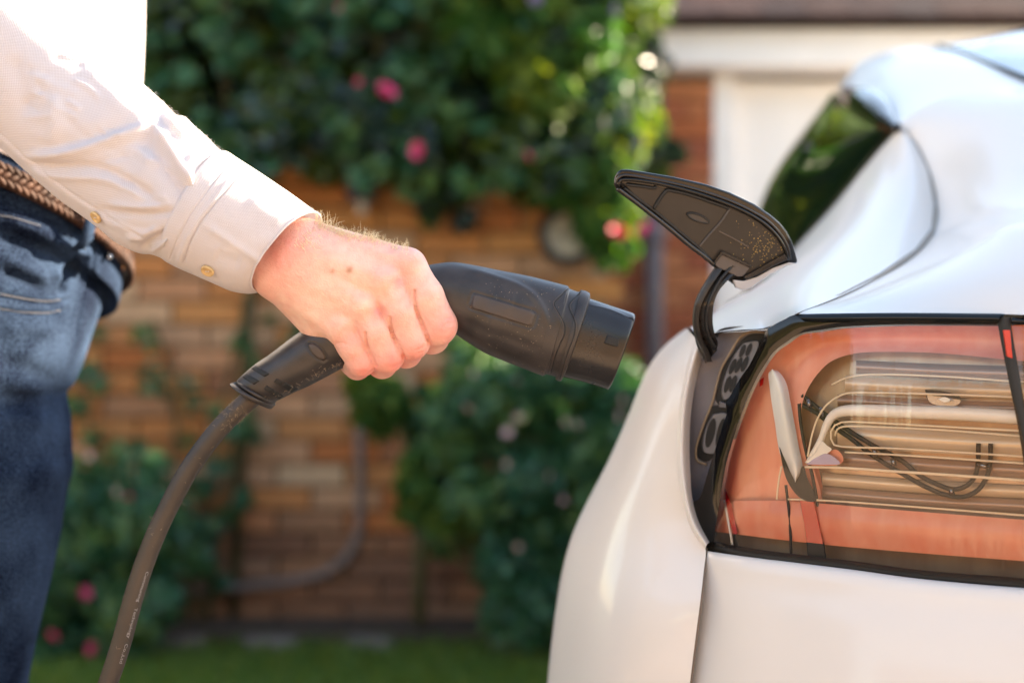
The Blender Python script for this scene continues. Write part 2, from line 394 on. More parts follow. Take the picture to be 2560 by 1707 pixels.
def brick_mat(name, cols):
    m, N, L, b = nodes(name); b.inputs['Roughness'].default_value = .95; b.inputs['Specular IOR Level'].default_value = .15
    oi = N.new('ShaderNodeObjectInfo'); r = N.new('ShaderNodeValToRGB'); r.color_ramp.interpolation = 'LINEAR'
    e = r.color_ramp.elements
    while len(e) < len(cols): e.new(.5)
    for i, c in enumerate(cols): e[i].position = i/(len(cols)-1); e[i].color = (*c, 1)
    L.new(oi.outputs['Random'], r.inputs[0])
    tc = N.new('ShaderNodeTexCoord'); nz = N.new('ShaderNodeTexNoise'); nz.inputs['Scale'].default_value = 25; nz.inputs['Detail'].default_value = 5; L.new(tc.outputs['Object'], nz.inputs[0])
    mr = N.new('ShaderNodeMapRange'); mr.inputs[3].default_value = .6; mr.inputs[4].default_value = 1.35; L.new(nz.outputs['Fac'], mr.inputs[0])
    mx = N.new('ShaderNodeMix'); mx.data_type = 'RGBA'; mx.blend_type = 'MULTIPLY'; mx.inputs[0].default_value = 1
    L.new(r.outputs[0], mx.inputs[6]); L.new(mr.outputs[0], mx.inputs[7]); L.new(mx.outputs[2], b.inputs['Base Color'])
    bp = N.new('ShaderNodeBump'); bp.inputs['Strength'].default_value = .5; bp.inputs['Distance'].default_value = .004; L.new(nz.outputs['Fac'], bp.inputs['Height']); L.new(bp.outputs[0], b.inputs['Normal'])
    return m
M['brick'] = brick_mat('garden_brick', [(.52, .20, .075), (.58, .26, .10), (.46, .14, .05), (.56, .36, .22), (.36, .15, .08), (.55, .24, .09)])
M['brick_low'] = brick_mat('dark_brick', [(.30, .14, .08), (.36, .18, .10), (.2, .095, .06), (.34, .2, .13)])  # darker tones for the lowest courses of the wall
M['brick_red'] = brick_mat('red_house_brick', [(.42, .12, .05), (.5, .2, .1), (.34, .09, .05), (.45, .24, .16)])
M['tile'] = brick_mat('roof_tile', [(.035, .013, .013), (.022, .012, .017), (.05, .02, .02), (.016, .011, .017)])

def ground_mat():
    m, N, L, b = nodes('block_paving'); b.inputs['Roughness'].default_value = .85
    tc = N.new('ShaderNodeTexCoord'); br = N.new('ShaderNodeTexBrick'); br.inputs['Scale'].default_value = 1.0
    br.inputs['Brick Width'].default_value = .2; br.inputs['Row Height'].default_value = .1; br.inputs['Mortar Size'].default_value = .004
    br.inputs[1].default_value = (.60, .43, .30, 1); br.inputs[2].default_value = (.50, .34, .23, 1); br.inputs[3].default_value = (.12, .1, .08, 1)
    L.new(tc.outputs['Object'], br.inputs[0]); L.new(br.outputs[0], b.inputs['Base Color'])
    bp = N.new('ShaderNodeBump'); bp.inputs['Distance'].default_value = .004; bp.invert = True; L.new(br.outputs['Fac'], bp.inputs['Height']); L.new(bp.outputs[0], b.inputs['Normal'])
    return m
M['paving'] = ground_mat()
M['lawn'] = mat('lawn_soil', (.025, .035, .01), .95, col2=(.05, .06, .015), vs=8)

# ------------------------------------------------------------------ the setting
def sheet(name, x0, x1, y0, y1, z, m, th=.02):
    v, f = box_vf(((x0+x1)/2, (y0+y1)/2, z-th/2), (x1-x0, y1-y0, th)); return tag(mesh_obj(name, v, f, m, None, False), kind='structure')
sheet('ground', -80, 80, -80, 80, -.03, M['lawn'], .1)
sheet('driveway', -4.5, 4.6, -4.0, 3.0, 0, M['paving'])
sheet('driveway_apron', .42, 4.6, 3.004, 5.6, 0, M['paving'])
sheet('lawn', -4.5, .416, 3.004, 4.26, 0, M['lawn'])
sheet('flower_bed', -4.5, .5, 4.264, 4.66, .03, M['soil'], .06)
# grass blades
def blades(n, x0, x1, y0, y1, h, z=0):
    V = []; F = []; T = []
    xs = rng.uniform(x0, x1, n); ys = rng.uniform(y0, y1, n)
    for i in range(n):
        a = rng.uniform(0, math.pi*2); w = .004; hh = h*rng.uniform(.5, 1.2); lx, ly = rng.normal(0, .4*hh, 2)
        c, s = math.cos(a)*w, math.sin(a)*w; o = len(V)
        V += [(xs[i]-c, ys[i]-s, z), (xs[i]+c, ys[i]+s, z), (xs[i]+lx, ys[i]+ly, z+hh)]; F.append((o, o+1, o+2)); T.append(rng.random())
    return V, F, T
V, F, T = blades(26000, -2.2, .41, 3.3, 4.3, .045)
g = mesh_obj('lawn_grass', V, F, M['grass'], None, False, None, {'tint': ('FACE', 'FLOAT', T)})
tag(g, 'short green lawn grass in front of the flower bed', 'grass', kind='stuff')

# ---- foliage
def leaf_cloud(centres, radii, n, size, squash=1.0):
    """diamond leaves with a folded midrib, spread through the volume of many small clumps"""
    C = np.array(centres); R = np.array(radii); k = rng.integers(0, len(C), n)
    d = rng.normal(size=(n, 3)); d /= np.linalg.norm(d, axis=1)[:, None]
    p = C[k]+d*(R[k]*rng.uniform(.35, 1.08, n)**.6)[:, None]*np.array([1, squash, 1])
    s = size*rng.uniform(.6, 1.3, n)
    nr = d*.6+rng.normal(size=(n, 3))*.6+np.array([0, -.2, .5]); nr /= np.linalg.norm(nr, axis=1)[:, None]
    a = rng.normal(size=(n, 3)); a -= nr*(a*nr).sum(1)[:, None]; a /= np.linalg.norm(a, axis=1)[:, None]
    b = np.cross(nr, a)
    V = np.zeros((n, 6, 3)); S = s[:, None]
    V[:, 0] = p-a*S; V[:, 1] = p-a*S*.25+b*S*.52+nr*S*.14; V[:, 2] = p+a*S*.45+b*S*.42+nr*S*.1
    V[:, 3] = p+a*S*1.05-nr*S*.12; V[:, 4] = p+a*S*.45-b*S*.42+nr*S*.1; V[:, 5] = p-a*S*.25-b*S*.52+nr*S*.14
    base = (np.arange(n)*6)[:, None]
    F = np.concatenate([base+np.array([[0, 1, 2, 3]]), base+np.array([[0, 3, 4, 5]])], 0)
    t = np.clip(rng.random(len(C))[k]*.5+rng.random(n)*.5, 0, 1)
    return V.reshape(-1, 3), F, np.r_[t, t]
def foliage(name, centres, radii, n, size, m, parent, squash=1.0):
    V, F, T = leaf_cloud(centres, radii, n, size, squash)
    o = mesh_obj(name, V, F, m, parent, False, None, {'tint': ('FACE', 'FLOAT', T)}); o['kind'] = 'stuff'; return o
def clumps(poly_rows, Y, dy, n, r0, r1):
    """clump centres inside an outline given as rows (py, px left, px right)"""
    ys = [r[0] for r in poly_rows]; C = []; R = []
    for i in range(n):
        py = rng.uniform(min(ys), max(ys)); l = np.interp(py, ys, [r[1] for r in poly_rows]); r = np.interp(py, ys, [q[2] for q in poly_rows])
        C.append(P(rng.uniform(l, r), py, Y+rng.uniform(-dy, dy))); R.append(rng.uniform(r0, r1))
    return C, R

def petal_mesh(name, m, rings=((5, .35, 1.2), (6, .62, .8), (7, .95, .35)), r=1.0):
    V = []; F = []
    for n, rad, up in rings:
        for i in range(n):
            a = 2*math.pi*i/n+up; ca, sa = math.cos(a), math.sin(a); o = len(V); w = rad*.62
            for (t, q, zz) in ((.15, .3, -.1), (.6, 1, up*.5), (1.0, .75, up), ):
                for sgn in (-1, 1):
                    V.append(((ca*rad*t-sa*w*q*sgn)*r, (sa*rad*t+ca*w*q*sgn)*r, (zz*rad)*r))
            F += [(o, o+1, o+3, o+2), (o+2, o+3, o+5, o+4)]
    me = bpy.data.meshes.new(name); me.from_pydata(V, [], F); me.materials.append(m)
    me.polygons.foreach_set('use_smooth', [True]*len(me.polygons)); me.update(); return me
ROSE = {k: petal_mesh('rose_'+k, M['petal_'+k]) for k in ('red', 'pink', 'pale', 'white')}
def flower(kind, px, py, Y, r, parent):
    return shared('flower', ROSE[kind], P(px, py, Y), parent, (math.radians(70+rng.uniform(-25, 25)), rng.uniform(-.5, .5), rng.uniform(0, 6)), r*.62)

# ---- garden wall of single bricks
WY = 4.65
wall = thing('garden_wall', (-1.2, WY, 0), 'orange brick garden wall half covered by a climbing rose behind the hand', 'brick wall')
MB().box((-1.125, WY+.06, .75), (2.86, .09, 1.5)).build('mortar_bed', M['mortar'], wall)
bv, bf = box_vf((0, 0, 0), (.215, .10, .065)); brick_me = {}
for k, mm in (('u', M['brick']), ('l', M['brick_low'])):
    me = bpy.data.meshes.new('brick'); me.from_pydata([tuple(q) for q in bv], [], bf); me.materials.append(mm); brick_me[k] = me
for c in range(20):
    for i in range(13):
        x = -2.45+i*.225+(.1125 if c % 2 else 0); z = .0375+c*.075
        if x > .31: continue
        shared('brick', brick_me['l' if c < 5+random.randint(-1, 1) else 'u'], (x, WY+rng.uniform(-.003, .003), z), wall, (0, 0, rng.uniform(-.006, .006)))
MB().box((-1.125, WY+.01, 1.525), (2.9, .24, .05)).build('coping', M['stone'], wall)

# ---- garage: red brick pier, white door, beam, roof
GY = 5.7
gar = thing('garage', (2.0, GY, 0), 'red brick garage with a white door and dark tiled roof behind the car', 'garage')
MB().box((.42, GY+.10, 1.06), (.80, .13, 2.12)).build('mortar_bed', M['mortar'], gar)
me = bpy.data.meshes.new('brick'); me.from_pydata([tuple(q) for q in bv], [], bf); me.materials.append(M['brick_red'])
for c in range(27):
    for i in range(4):
        x = .13+i*.225-(.1125 if c % 2 else 0)
        z = .0375+c*.075
        if z > 1.96: continue
        if x > .75:
            if c % 2 == 0: shared('brick', me, (.7435, GY+rng.uniform(-.003, .003), z), gar, None, (.47, 1, 1))
            continue
        shared('brick', me, (x, GY+rng.uniform(-.003, .003), z), gar)
for x_ in (.842, 4.1): MB().box((x_, GY+.03, .99), (.08, .16, 1.98)).build('door_post', M['white_wood'], gar)
dr = MB().box((2.43, GY+.05, .985), (3.22, .05, 1.96)).build('door', M['white_wood'], gar)
for i in range(6):
    for j in range(3):
        MB().box((1.08+i*.54, GY+.018, .35+j*.63), (.44, .012, .52)).build('door_panel', M['white_wood'], dr)
bm_ = MB().box((2.16, GY-.08, 2.06), (3.86, .22, .145)).build('beam', M['white_wood'], gar); bevel(bm_, .008)
MB().box((2.1, GY-.17, 2.165), (4.2, .1, .045)).build('eaves_board', M['brown_wood'], gar)
tl = MB().box((0, 0, 0), (.165, .28, .014)).build('roof_tile', M['tile'], gar); tme = tl.data; bpy.data.objects.remove(tl)
for r_ in range(6):
    for i in range(25):
        shared('roof_tile', tme, (.02+i*.17+(.085 if r_ % 2 else 0), GY-.19+r_*.19, 2.215+r_*.1), gar, (math.radians(27+rng.uniform(-1, 1)), rng.uniform(-.02, .02), 0))
MB().box((4.2, GY+1.2, 1.05), (.12, 2.3, 2.1)).box((.1, GY+1.3, 1.05), (.12, 2.2, 2.1)).box((2.1, GY+2.4, 1.05), (4.2, .1, 2.1)).build('side_wall', M['brick_red'], gar)
MB().box((2.1, GY+1.25, 2.12), (4.3, 2.5, .04)).build('ceiling', M['white_wood'], gar)
dp = thing('drainpipe', P(1637, 600, GY-.09)[:2]+(0,), 'dark grey drainpipe running down the red brick beside the white door', 'drainpipe')
xx, yy = dp.location.x, dp.location.y
MB().tube([(xx, yy, 0), (xx, yy, 2.1)], .034, 12).build('pipe', M['pipe'], dp, True)
for z in (.5, 1.3, 1.95): MB().tube([(xx, yy, z), (xx, yy, z+.05)], .042, 12).build('bracket', M['pipe'], dp, True)

# ---- wall fittings
lt = thing('wall_lantern', P(905, 500, WY-.10), 'small black lantern hanging on the orange wall under the foliage', 'lantern')
def at(px, py, Y): return Vector(P(px, py, Y))
c = at(905, 470, WY-.12)
MB().box(c+Vector((0, 0, 0)), (.078, .078, .085)).build('housing', M['lantern'], lt)
MB().box(c+Vector((0, 0, .052)), (.1, .1, .016)).box(c+Vector((0, 0, .07)), (.055, .055, .02)).build('lid', M['lantern'], lt)
MB().box(c+Vector((0, .06, .01)), (.02, .07, .02)).box(c+Vector((0, .09, 0)), (.06, .015, .1)).build('bracket', M['lantern'], lt)
MB().box(c+Vector((0, 0, -.062)), (.03, .03, .04)).build('finial', M['clock_face'], lt)
c = at(1422, 588, WY-.075)
ck = thing('wall_clock', c, 'round garden clock with cream face and thick black rim on the wall', 'clock')
def disc(r, y0, y1, n=40):
    v = [(c.x+math.cos(2*math.pi*i/n)*r, yy_, c.z+math.sin(2*math.pi*i/n)*r) for yy_ in (y0, y1) for i in range(n)]
    return v, [tuple(range(n)), tuple(range(n, 2*n))[::-1]]+[(i, i+n, (i+1) % n+n, (i+1) % n) for i in range(n)]
v, f = disc(.078, c.y-.005, c.y+.02); mesh_obj('face', v, f, M['clock_face'], ck, False)
v, f = tube_vf([(c.x+math.cos(a)*.087, c.y-.005, c.z+math.sin(a)*.087) for a in np.linspace(0, 2*math.pi, 41)], .0155, 10, False)
mesh_obj('rim', v, f, M['clock_ring'], ck)
hb = MB(); hb.box(c+Vector((.012, -.012, .014)), (.006, .003, .05)); hb.build('hour_hand', M['clock_ring'], ck)
MB().box(c+Vector((-.02, -.015, 0)), (.06, .003, .005)).build('minute_hand', M['clock_ring'], ck)
for i in range(12):
    a = i*math.pi/6; MB().box(c+Vector((math.cos(a)*.064, -.009, math.sin(a)*.064)), (.006, .003, .006)).build('hour_mark', M['clock_ring'], ck)
v, f = tube_vf([P(x, y, WY-.066) for x, y in spline([(895, 1010), (898, 1120), (900, 1250), (893, 1340), (860, 1400), (790, 1440), (650, 1462), (500, 1476), (380, 1488), (200, 1500)], 60)], .016, 10)
tag(mesh_obj('conduit', v, f, M['conduit'], None), 'thin grey conduit curving down and along the lower brick wall', 'conduit')
for i, x in enumerate((-2.1, -1.55, -.98, -.72, -.42, .02)):
    s = MB().box((0, 0, 0), (.2+rng.uniform(-.03, .03), .11, .09)).build('edging_stone', M['stone']); s.scale = (.8, .6, .5); s.location = (x, 4.22+rng.uniform(-.015, .015), .02); s.rotation_euler = (rng.uniform(-.08, .08), rng.uniform(-.08, .08), rng.uniform(-.1, .1)); bevel(s, .015)
    tag(s, 'grey edging stone between the lawn and the flower bed below the wall', 'stone', 'edging stones along the flower bed')

# ---- climbing rose over the wall top
cr = thing('climbing_rose', (-.6, WY-.05, .03), 'big climbing rose hanging dark green over the top of the wall', 'climbing rose')
top_rows = [(-260, 150, 1640), (0, 250, 1600), (150, 280, 1560), (300, 330, 1560), (380, 420, 1540), (420, 560, 1520)]
C, R = clumps(top_rows, 4.5, .16, 150, .07, .14)
foliage('foliage', C, R, 22000, .026, M['leaf'], cr)
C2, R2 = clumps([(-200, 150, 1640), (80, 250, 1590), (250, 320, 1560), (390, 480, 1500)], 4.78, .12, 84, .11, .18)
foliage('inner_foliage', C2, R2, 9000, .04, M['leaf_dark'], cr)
C, R = clumps([(-100, 250, 1600), (200, 320, 1570), (400, 420, 1540), (470, 560, 1540)], 4.33, .06, 120, .015, .06)
foliage('outer_sprays', C, R, 2600, .028, M['leaf_mid'], cr)
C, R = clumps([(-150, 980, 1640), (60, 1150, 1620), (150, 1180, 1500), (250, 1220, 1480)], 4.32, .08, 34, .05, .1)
foliage('sunlit_foliage', C, R, 3200, .03, M['leaf_bright'], cr)  # sunlit look put into the brighter leaf colour
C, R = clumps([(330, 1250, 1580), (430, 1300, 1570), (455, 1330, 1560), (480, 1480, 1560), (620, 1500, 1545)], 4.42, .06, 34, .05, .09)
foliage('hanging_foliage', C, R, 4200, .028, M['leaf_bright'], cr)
C, R = clumps([(250, 600, 1050), (330, 640, 1000), (370, 960, 1150)], 4.36, .05, 20, .05, .09)
foliage('hanging_foliage', C, R, 1800, .028, M['leaf'], cr)
C, R = clumps([(260, 1560, 1640), (420, 1560, 1700), (480, 1560, 1600)], 5.0, .06, 9, .035, .065)
foliage('side_foliage', C, R, 1300, .026, M['leaf'], cr)
C, R = clumps([(430, 1040, 1120), (560, 1080, 1200)], 4.5, .03, 8, .03, .05)
foliage('trailing_foliage', C, R, 420, .024, M['leaf'], cr)
b = MB()
for i in range(46):
    x0 = rng.uniform(-1.4, .35); p0 = (x0, 4.72, rng.uniform(1.2, 1.6)); p1 = (x0+rng.uniform(-.3, .3), 4.5, rng.uniform(1.6, 2.0)); p2 = (p1[0]+rng.uniform(-.4, .4), 4.4, rng.uniform(1.7, 2.4))
    b.tube([tuple(q) for q in spline([p0, p1, p2], 8, [0, 1, 2])], .006, 5)
b.build('stems', M['stem'], cr, True)
MB().tube([(-.9, 4.6, .03), (-.86, 4.56, .8), (-.8, 4.55, 1.6)], .018, 8).build('trunk', M['stem'], cr, True)
for k_, x, y, r in (('pink', 965, 232, .05), ('pink', 1046, 377, .042), ('red', 1545, 585, .046), ('pink', 1612, 575, .043), ('pink', 898, 207, .02),
                    ('white', 1530, 28, .045), ('white', 1340, -5, .035), ('pink', 1318, 392, .03), ('white', 1595, 345, .028), ('pink', 850, 20, .02)):
    flower(k_, x, y, 4.2, r, cr)

# ---- dark trees behind the wall
def tree(x, y, h, r, label, n=5200, m='leaf_dark'):
    t = thing('tree', (x, y, 0), label, 'tree', 'trees behind the garden')
    v, f = tube_vf([(x, y, 0), (x+.05, y, h*.4), (x-.05, y, h*.75)], [.14, .1, .05], 8); mesh_obj('trunk', v, f, M['stem'], t)
    C = []; R = []
    for i in range(60):
        d = rng.normal(size=3); d /= np.linalg.norm(d); q = rng.random()**.4*r
        C.append((x+d[0]*q, y+d[1]*q*.8, h*.68+d[2]*q*1.05)); R.append(rng.uniform(.16, .34)*r)
    o = foliage('crown', C, R, n, .07, M[m], t)
tree(-1.5, 7.6, 5.4, 1.8, 'tall dark tree rising straight behind the garden wall', 7000)
tree(-3.6, 7.0, 4.4, 1.5, 'dark tree standing behind the wall left of the climbing rose')
tree(1.0, 9.6, 4.4, 1.5, 'dark tree rising behind the garage roof', 4600, 'leaf')

# ---- bushes in front of the wall
bu = thing('rose_bush', P(1300, 1500, 4.15)[:2]+(.03,), 'bushy green rose with pale pink blooms between the wall and the car', 'rose bush')
C, R = clumps([(900, 1190, 1580), (960, 1120, 1590), (1080, 1050, 1600), (1250, 1060, 1560), (1400, 1200, 1500), (1540, 1260, 1420)], 4.2, .16, 84, .05, .11)
foliage('foliage', C, R, 10500, .026, M['leaf_mid'], bu)
C, R = clumps([(860, 1100, 1600), (960, 1010, 1600), (1100, 1000, 1620), (1300, 1000, 1560), (1500, 1180, 1480)], 4.22, .14, 70, .015, .05)
foliage('outer_sprays', C, R, 1500, .026, M['leaf_mid'], bu)
C, R = clumps([(930, 850, 1010), (1000, 900, 1020), (1070, 940, 1020)], 4.2, .04, 14, .03, .065)
foliage('foliage', C, R, 1100, .028, M['leaf_bright'], bu)
C, R = clumps([(1150, 1010, 1090), (1300, 1030, 1120)], 4.1, .04, 8, .03, .06)
foliage('foliage', C, R, 500, .026, M['leaf_bright'], bu)
b = MB()
for tx, ty in ((1060, 1080), (1180, 1000), (1350, 980), (1480, 1000), (950, 960), (1300, 1200)):
    b.tube([tuple(q) for q in spline([P(1330, 1610, 4.15), P((1300+tx)/2, 1350, 4.2), P(tx, ty, 4.2)], 8, [0, 1, 2])], .007, 6)
b.tube([P(1048, 1560, 4.4), P(1050, 1400, 4.42), P(1045, 1250, 4.4)], .02, 8)
b.build('stems', M['stem'], bu, True)
for x, y, r in ((1168, 1022, .02), (1292, 955, .018), (1295, 1045, .017), (1268, 1082, .02), (1270, 1160, .018), (1410, 1057, .021), (1440, 1062, .017), (1370, 1188, .018), (1405, 1250, .015), (1297, 1370, .017), (1180, 935, .017), (1545, 1040, .017), (1560, 1000, .016)):
    flower('pale', x, y, 3.98, r*1.15, bu)
bl = thing('rose_bush', P(280, 1600, 4.15)[:2]+(.03,), 'low dark rose bush with deep pink blooms beside the legs and cable', 'rose bush')
C, R = clumps([(1230, 190, 380), (1330, 130, 450), (1450, 90, 470), (1560, 60, 450), (1640, 80, 400)], 4.15, .14, 60, .05, .1)
foliage('foliage', C, R, 7500, .026, M['leaf_mid'], bl)
C, R = clumps([(1120, 180, 380), (1230, 140, 430), (1400, 80, 520), (1560, 60, 500)], 4.2, .14, 60, .015, .05)
foliage('outer_sprays', C, R, 1200, .026, M['leaf_mid'], bl)
b = MB()
for tx in (150, 220, 300, 380):
    b.tube([tuple(q) for q in spline([P(270, 1680, 4.15), P((250+tx)/2+20, 1500, 4.15), P(tx, 1300, 4.15)], 8, [0, 1, 2])], .007, 6)
b.build('stems', M['stem'], bl, True)
for x, y, r in ((212, 1483, .03), (130, 1592, .03), (232, 1622, .031), (355, 1480, .022), (322, 1245, .02)): flower('pink', x, y, 4.0, r, bl)
flower('pale', 288, 1230, 4.0, .022, bl); flower('pale', 222, 1140, 4.0, .018, bl)
vn = thing('climbing_vine', P(470, 1560, 4.5)[:2]+(.03,), 'thin leafy vine stems straggling up the bare orange bricks', 'vine')
b = MB()
paths = [[(520, 1560), (560, 1250), (640, 950), (800, 780)], [(500, 1560), (430, 1250), (440, 1000), (380, 800)], [(480, 1560), (330, 1350), (230, 1100), (200, 850)], [(520, 1560), (520, 1200), (590, 870), (640, 700), (700, 560)]]
for p_ in paths: b.tube([P(x, y, 4.52) for x, y in spline(p_, 24)], .008, 6)
b.build('stems', M['stem'], vn, True)
C = []; R = []
for p_ in paths:
    sp = spline(p_, 60)
    for k in range(17):
        q = sp[rng.integers(8, 60)]; C.append(P(q[0]+rng.normal(0, 34), q[1]+rng.normal(0, 26), 4.5)); R.append(rng.uniform(.012, .045))
foliage('foliage', C, R, 640, .025, M['leaf_mid'], vn)
b = MB()
for q in C[::2]:
    q = Vector(q); b.tube([q, q+Vector((rng.normal(0, .04), .02, -rng.uniform(.03, .1)))], .003, 4)
b.build('twigs', M['stem'], vn, True)['kind'] = 'stuff'
hd = thing('shade_hedge', (-4.9, .6, 0), 'unseen, added to darken reflections: long dark green clipped hedge along the left side of the lawn', 'shade_hedge')  # added out of view to darken window reflections and cut skylight
C = [(-4.9+rng.uniform(-.3, .3), y, z) for y in np.arange(-3.6, 4.6, .28) for z in np.arange(.2, 2.7, .32)]
foliage('foliage', C, [.26]*len(C), 9000, .06, M['leaf_dark'], hd)
MB().box((-4.95, .5, 1.25), (.3, 8.0, 2.5)).build('branches', M['stem'], hd)
# ---- unseen building added on the right to block sun; fence behind camera reflects
nb = thing('shade_building', (3.9, 2.7, 0), 'unseen, added to cast shade: low flat roofed cream outbuilding along the right side of the driveway', 'shade_building')
MB().box((3.95, 2.7, 1.22), (1.5, 2.56, 2.44)).build('wall', M['render'], nb)
MB().box((3.93, 2.7, 2.48), (1.56, 2.6, .08)).build('roof', M['stone'], nb)
fe = thing('board_fence', (0, -3.9, 0), 'brown close board fence behind the photographer', 'fence')
for i in range(64): MB().box((-4.2+i*.2, -3.9+(.008 if i % 2 else 0), .9), (.19, .018, 1.8)).build('board', M['fence'], fe)
MB().box((2.1, -3.94, .4), (12.8, .04, .08)).box((2.1, -3.94, 1.4), (12.8, .04, .08)).build('rail', M['fence'], fe)
def tree_b(x, y, h, r, label): tree(x, y, h, r, label, 3600, 'leaf_bright')
tree_b(-1.8, -7.5, 4.6, 1.8, 'green tree beyond the board fence'); tree_b(2.2, -8, 4.2, 1.7, 'wide green tree right of the narrower one beyond the board fence'); tree_b(5.2, -7, 5.0, 2.1, 'tallest green tree beyond the right end of the board fence')

# ------------------------------------------------------------------ the car
FWD = Vector((.225, .974, 0)).normalized(); LAT = Vector((.974, -.225, 0)).normalized()
PC = Vector((.03, 1.22, 0)) + LAT*.95
car = thing('parked_car', (.95, 2.4, 0), 'glossy white electric car with its charging flap open, rear corner facing the plug', 'car')
def to_centre(q, frac=1.0, back=0.0):
    q = Vector(q); d = (PC-q).dot(LAT); return q + LAT*d*frac - FWD*back
def patch(name, rows, nr, nc, m, parent, mirror=True, centre=None, solid=0.0, joined=False, fair=(0, 0)):
    """rows: lists of world points -> smooth sheet; centre=bulge extends each row to the car's middle plane"""
    R = []
    for r in rows:
        r = [Vector(q) for q in r]
        if centre is not None:
            e = r[-1]; r = r+[to_centre(e, .45, centre*.75), to_centre(e, 1.0, centre)]
        R.append(r)
    A = []
    for r in R:
        p = np.array([tuple(q) for q in r]); k = np.r_[0, np.cumsum(np.linalg.norm(np.diff(p, axis=0), axis=1)+1e-6)]
        A.append(spline(p, nc, k))
    A = np.array(A); k = np.r_[0, np.cumsum(np.linalg.norm(np.diff(A, axis=0), axis=2).mean(1)+1e-6)]
    V = spline(A.reshape(len(R), -1), nr, k).reshape(nr, nc, 3)
    def lap(X):
        L_ = np.zeros_like(X); L_[1:-1, 1:-1] = (X[2:, 1:-1]+X[:-2, 1:-1]+X[1:-1, 2:]+X[1:-1, :-2])/4-X[1:-1, 1:-1]; return L_
    for _ in range(fair[0]): V += .8*lap(V)
    for _ in range(fair[1]): V -= .24*lap(lap(V))
    V = V.reshape(-1, 3)
    F = grid_faces(nr, nc)
    if mirror and centre is None and not joined:
        n = np.array(LAT); W = V-2*((V-np.array(PC))@n)[:, None]*n; mirror = False
        mesh_obj(name, W, [f[::-1] for f in F], m, parent)
    if mirror:
        n = np.array(LAT); W = V-2*((V-np.array(PC))@n)[:, None]*n; o = len(V)
        V = np.r_[V, W]; F = F+[tuple(i+o for i in f[::-1]) for f in F]
    ob = mesh_obj(name, V, F, m, parent)
    bm = bmesh.new(); bm.from_mesh(ob.data)
    if mirror: bmesh.ops.remove_doubles(bm, verts=bm.verts, dist=.0006)
    bmesh.ops.recalc_face_normals(bm, faces=bm.faces); bm.to_mesh(ob.data); bm.free()
    if solid: add_mod(ob, 'SOLIDIFY', thickness=solid, offset=0)
    return ob
def Pv(p): return Vector(P(*p))
# rear quarter panel: side silhouette to the lamp opening
EDGE = [(1737, 843, 1.06), (1716, 917, 1.055), (1700, 1001, 1.05), (1693, 1077, 1.045), (1692, 1161, 1.04), (1699, 1216, 1.035), (1721, 1304, 1.03), (1740, 1342, 1.025), (1764, 1371, 1.02),
        (1760, 1420, 1.01), (1751, 1500, 1.0), (1738, 1600, 1.0), (1725, 1707, 1.0), (1706, 1900, 1.01), (1690, 2400, 1.03), (1670, 3150, 1.1)]
SIL = [(1716, 821, 1.285), (1650, 862, 1.28), (1607, 940, 1.275), (1571, 1035, 1.265), (1520, 1150, 1.255), (1482, 1225, 1.25), (1443, 1292, 1.24), (1424, 1338, 1.235), (1410, 1385, 1.23),
       (1400, 1430, 1.225), (1388, 1500, 1.22), (1375, 1600, 1.22), (1364, 1707, 1.22), (1352, 1900, 1.22), (1346, 2250, 1.22), (1360, 2820, 1.22)]
rows = []; side = []
for e, s in zip(EDGE, SIL):
    E, S = Pv(e), Pv(s)
    r = [S+FWD*.25+LAT*.0, S+FWD*.07-LAT*.002, S]; side.append([S+FWD*3.9+LAT*.06, S+FWD*2.4+LAT*.02, S+FWD*.9+LAT*.012, S+FWD*.25])
    for f, g in ((.16, .56), (.36, .25), (.62, .07), (.86, .012)):
        x = s[0]+(e[0]-s[0])*f; y = s[1]+(e[1]-s[1])*f; r.append(Pv((x, y, e[2]+(s[2]-e[2])*g)))
    r.append(E); rows.append(r)
patch('quarter_panel', rows, 150, 90, M['paint'], car, fair=(30, 1800))
patch('door_panel', side, 50, 40, M['paint'], car)
# rolled flange round the lamp opening
GREY = zB([(276, 372), (258, 420), (235, 500), (205, 680), (195, 850), (200, 1050), (212, 1205)])
fl = [[Pv(EDGE[i]) for i in range(0, 9)]]
g_ = spline(GREY+[(1745, 1300), (1775, 1352)], 9)
fl.append([Pv((a[0]*.5+b[0]*.5-3, a[1]*.5+b[1]*.5, 1.042-.004*i)) for i, (a, b) in enumerate(zip([EDGE[i][:2] for i in range(9)], g_))])
fl.append([Pv((b[0]+2, b[1], 1.060-.004*i)) for i, b in enumerate(g_)])
patch('opening_flange', fl, 10, 60, M['paint'], car, mirror=False)
# rear pillar / shoulder
G_ = [(1722, 822, 1.285), (1790, 786, 1.52), (1826, 765, 1.82), (1900, 716, 1.78), (2000, 608, 1.70), (2080, 520, 1.64), (2150, 432, 1.585), (2198, 372, 1.545), (2224, 342, 1.52), (2238, 325, 1.5), (2242, 318, 1.495)]
F_ = [(1741, 842, 1.058), (1796, 830, 1.04), (1856, 824, 1.02), (1914, 819, 1.005), (1988, 785, .99), (2100, 740, 1.045), (2200, 690, 1.12), (2290, 630, 1.22), (2331, 580, 1.30), (2338, 520, 1.36), (2321, 430, 1.42)]
G_.append((2244, 313, 1.492)); F_.append((2281, 350, 1.475))
rows = []
for g, f in zip(G_, F_):
    A, B = Pv(g), Pv(f); n = Vector((-.45, -.35, .82)); L_ = (A-B).length
    rows.append([A, A.lerp(B, .25)+n*L_*.006, A.lerp(B, .5)+n*L_*.016, A.lerp(B, .72)+n*L_*.030, A.lerp(B, .9)+n*L_*.022, B])
patch('rear_pillar', rows, 120, 60, M['paint'], car, fair=(260, 1200))
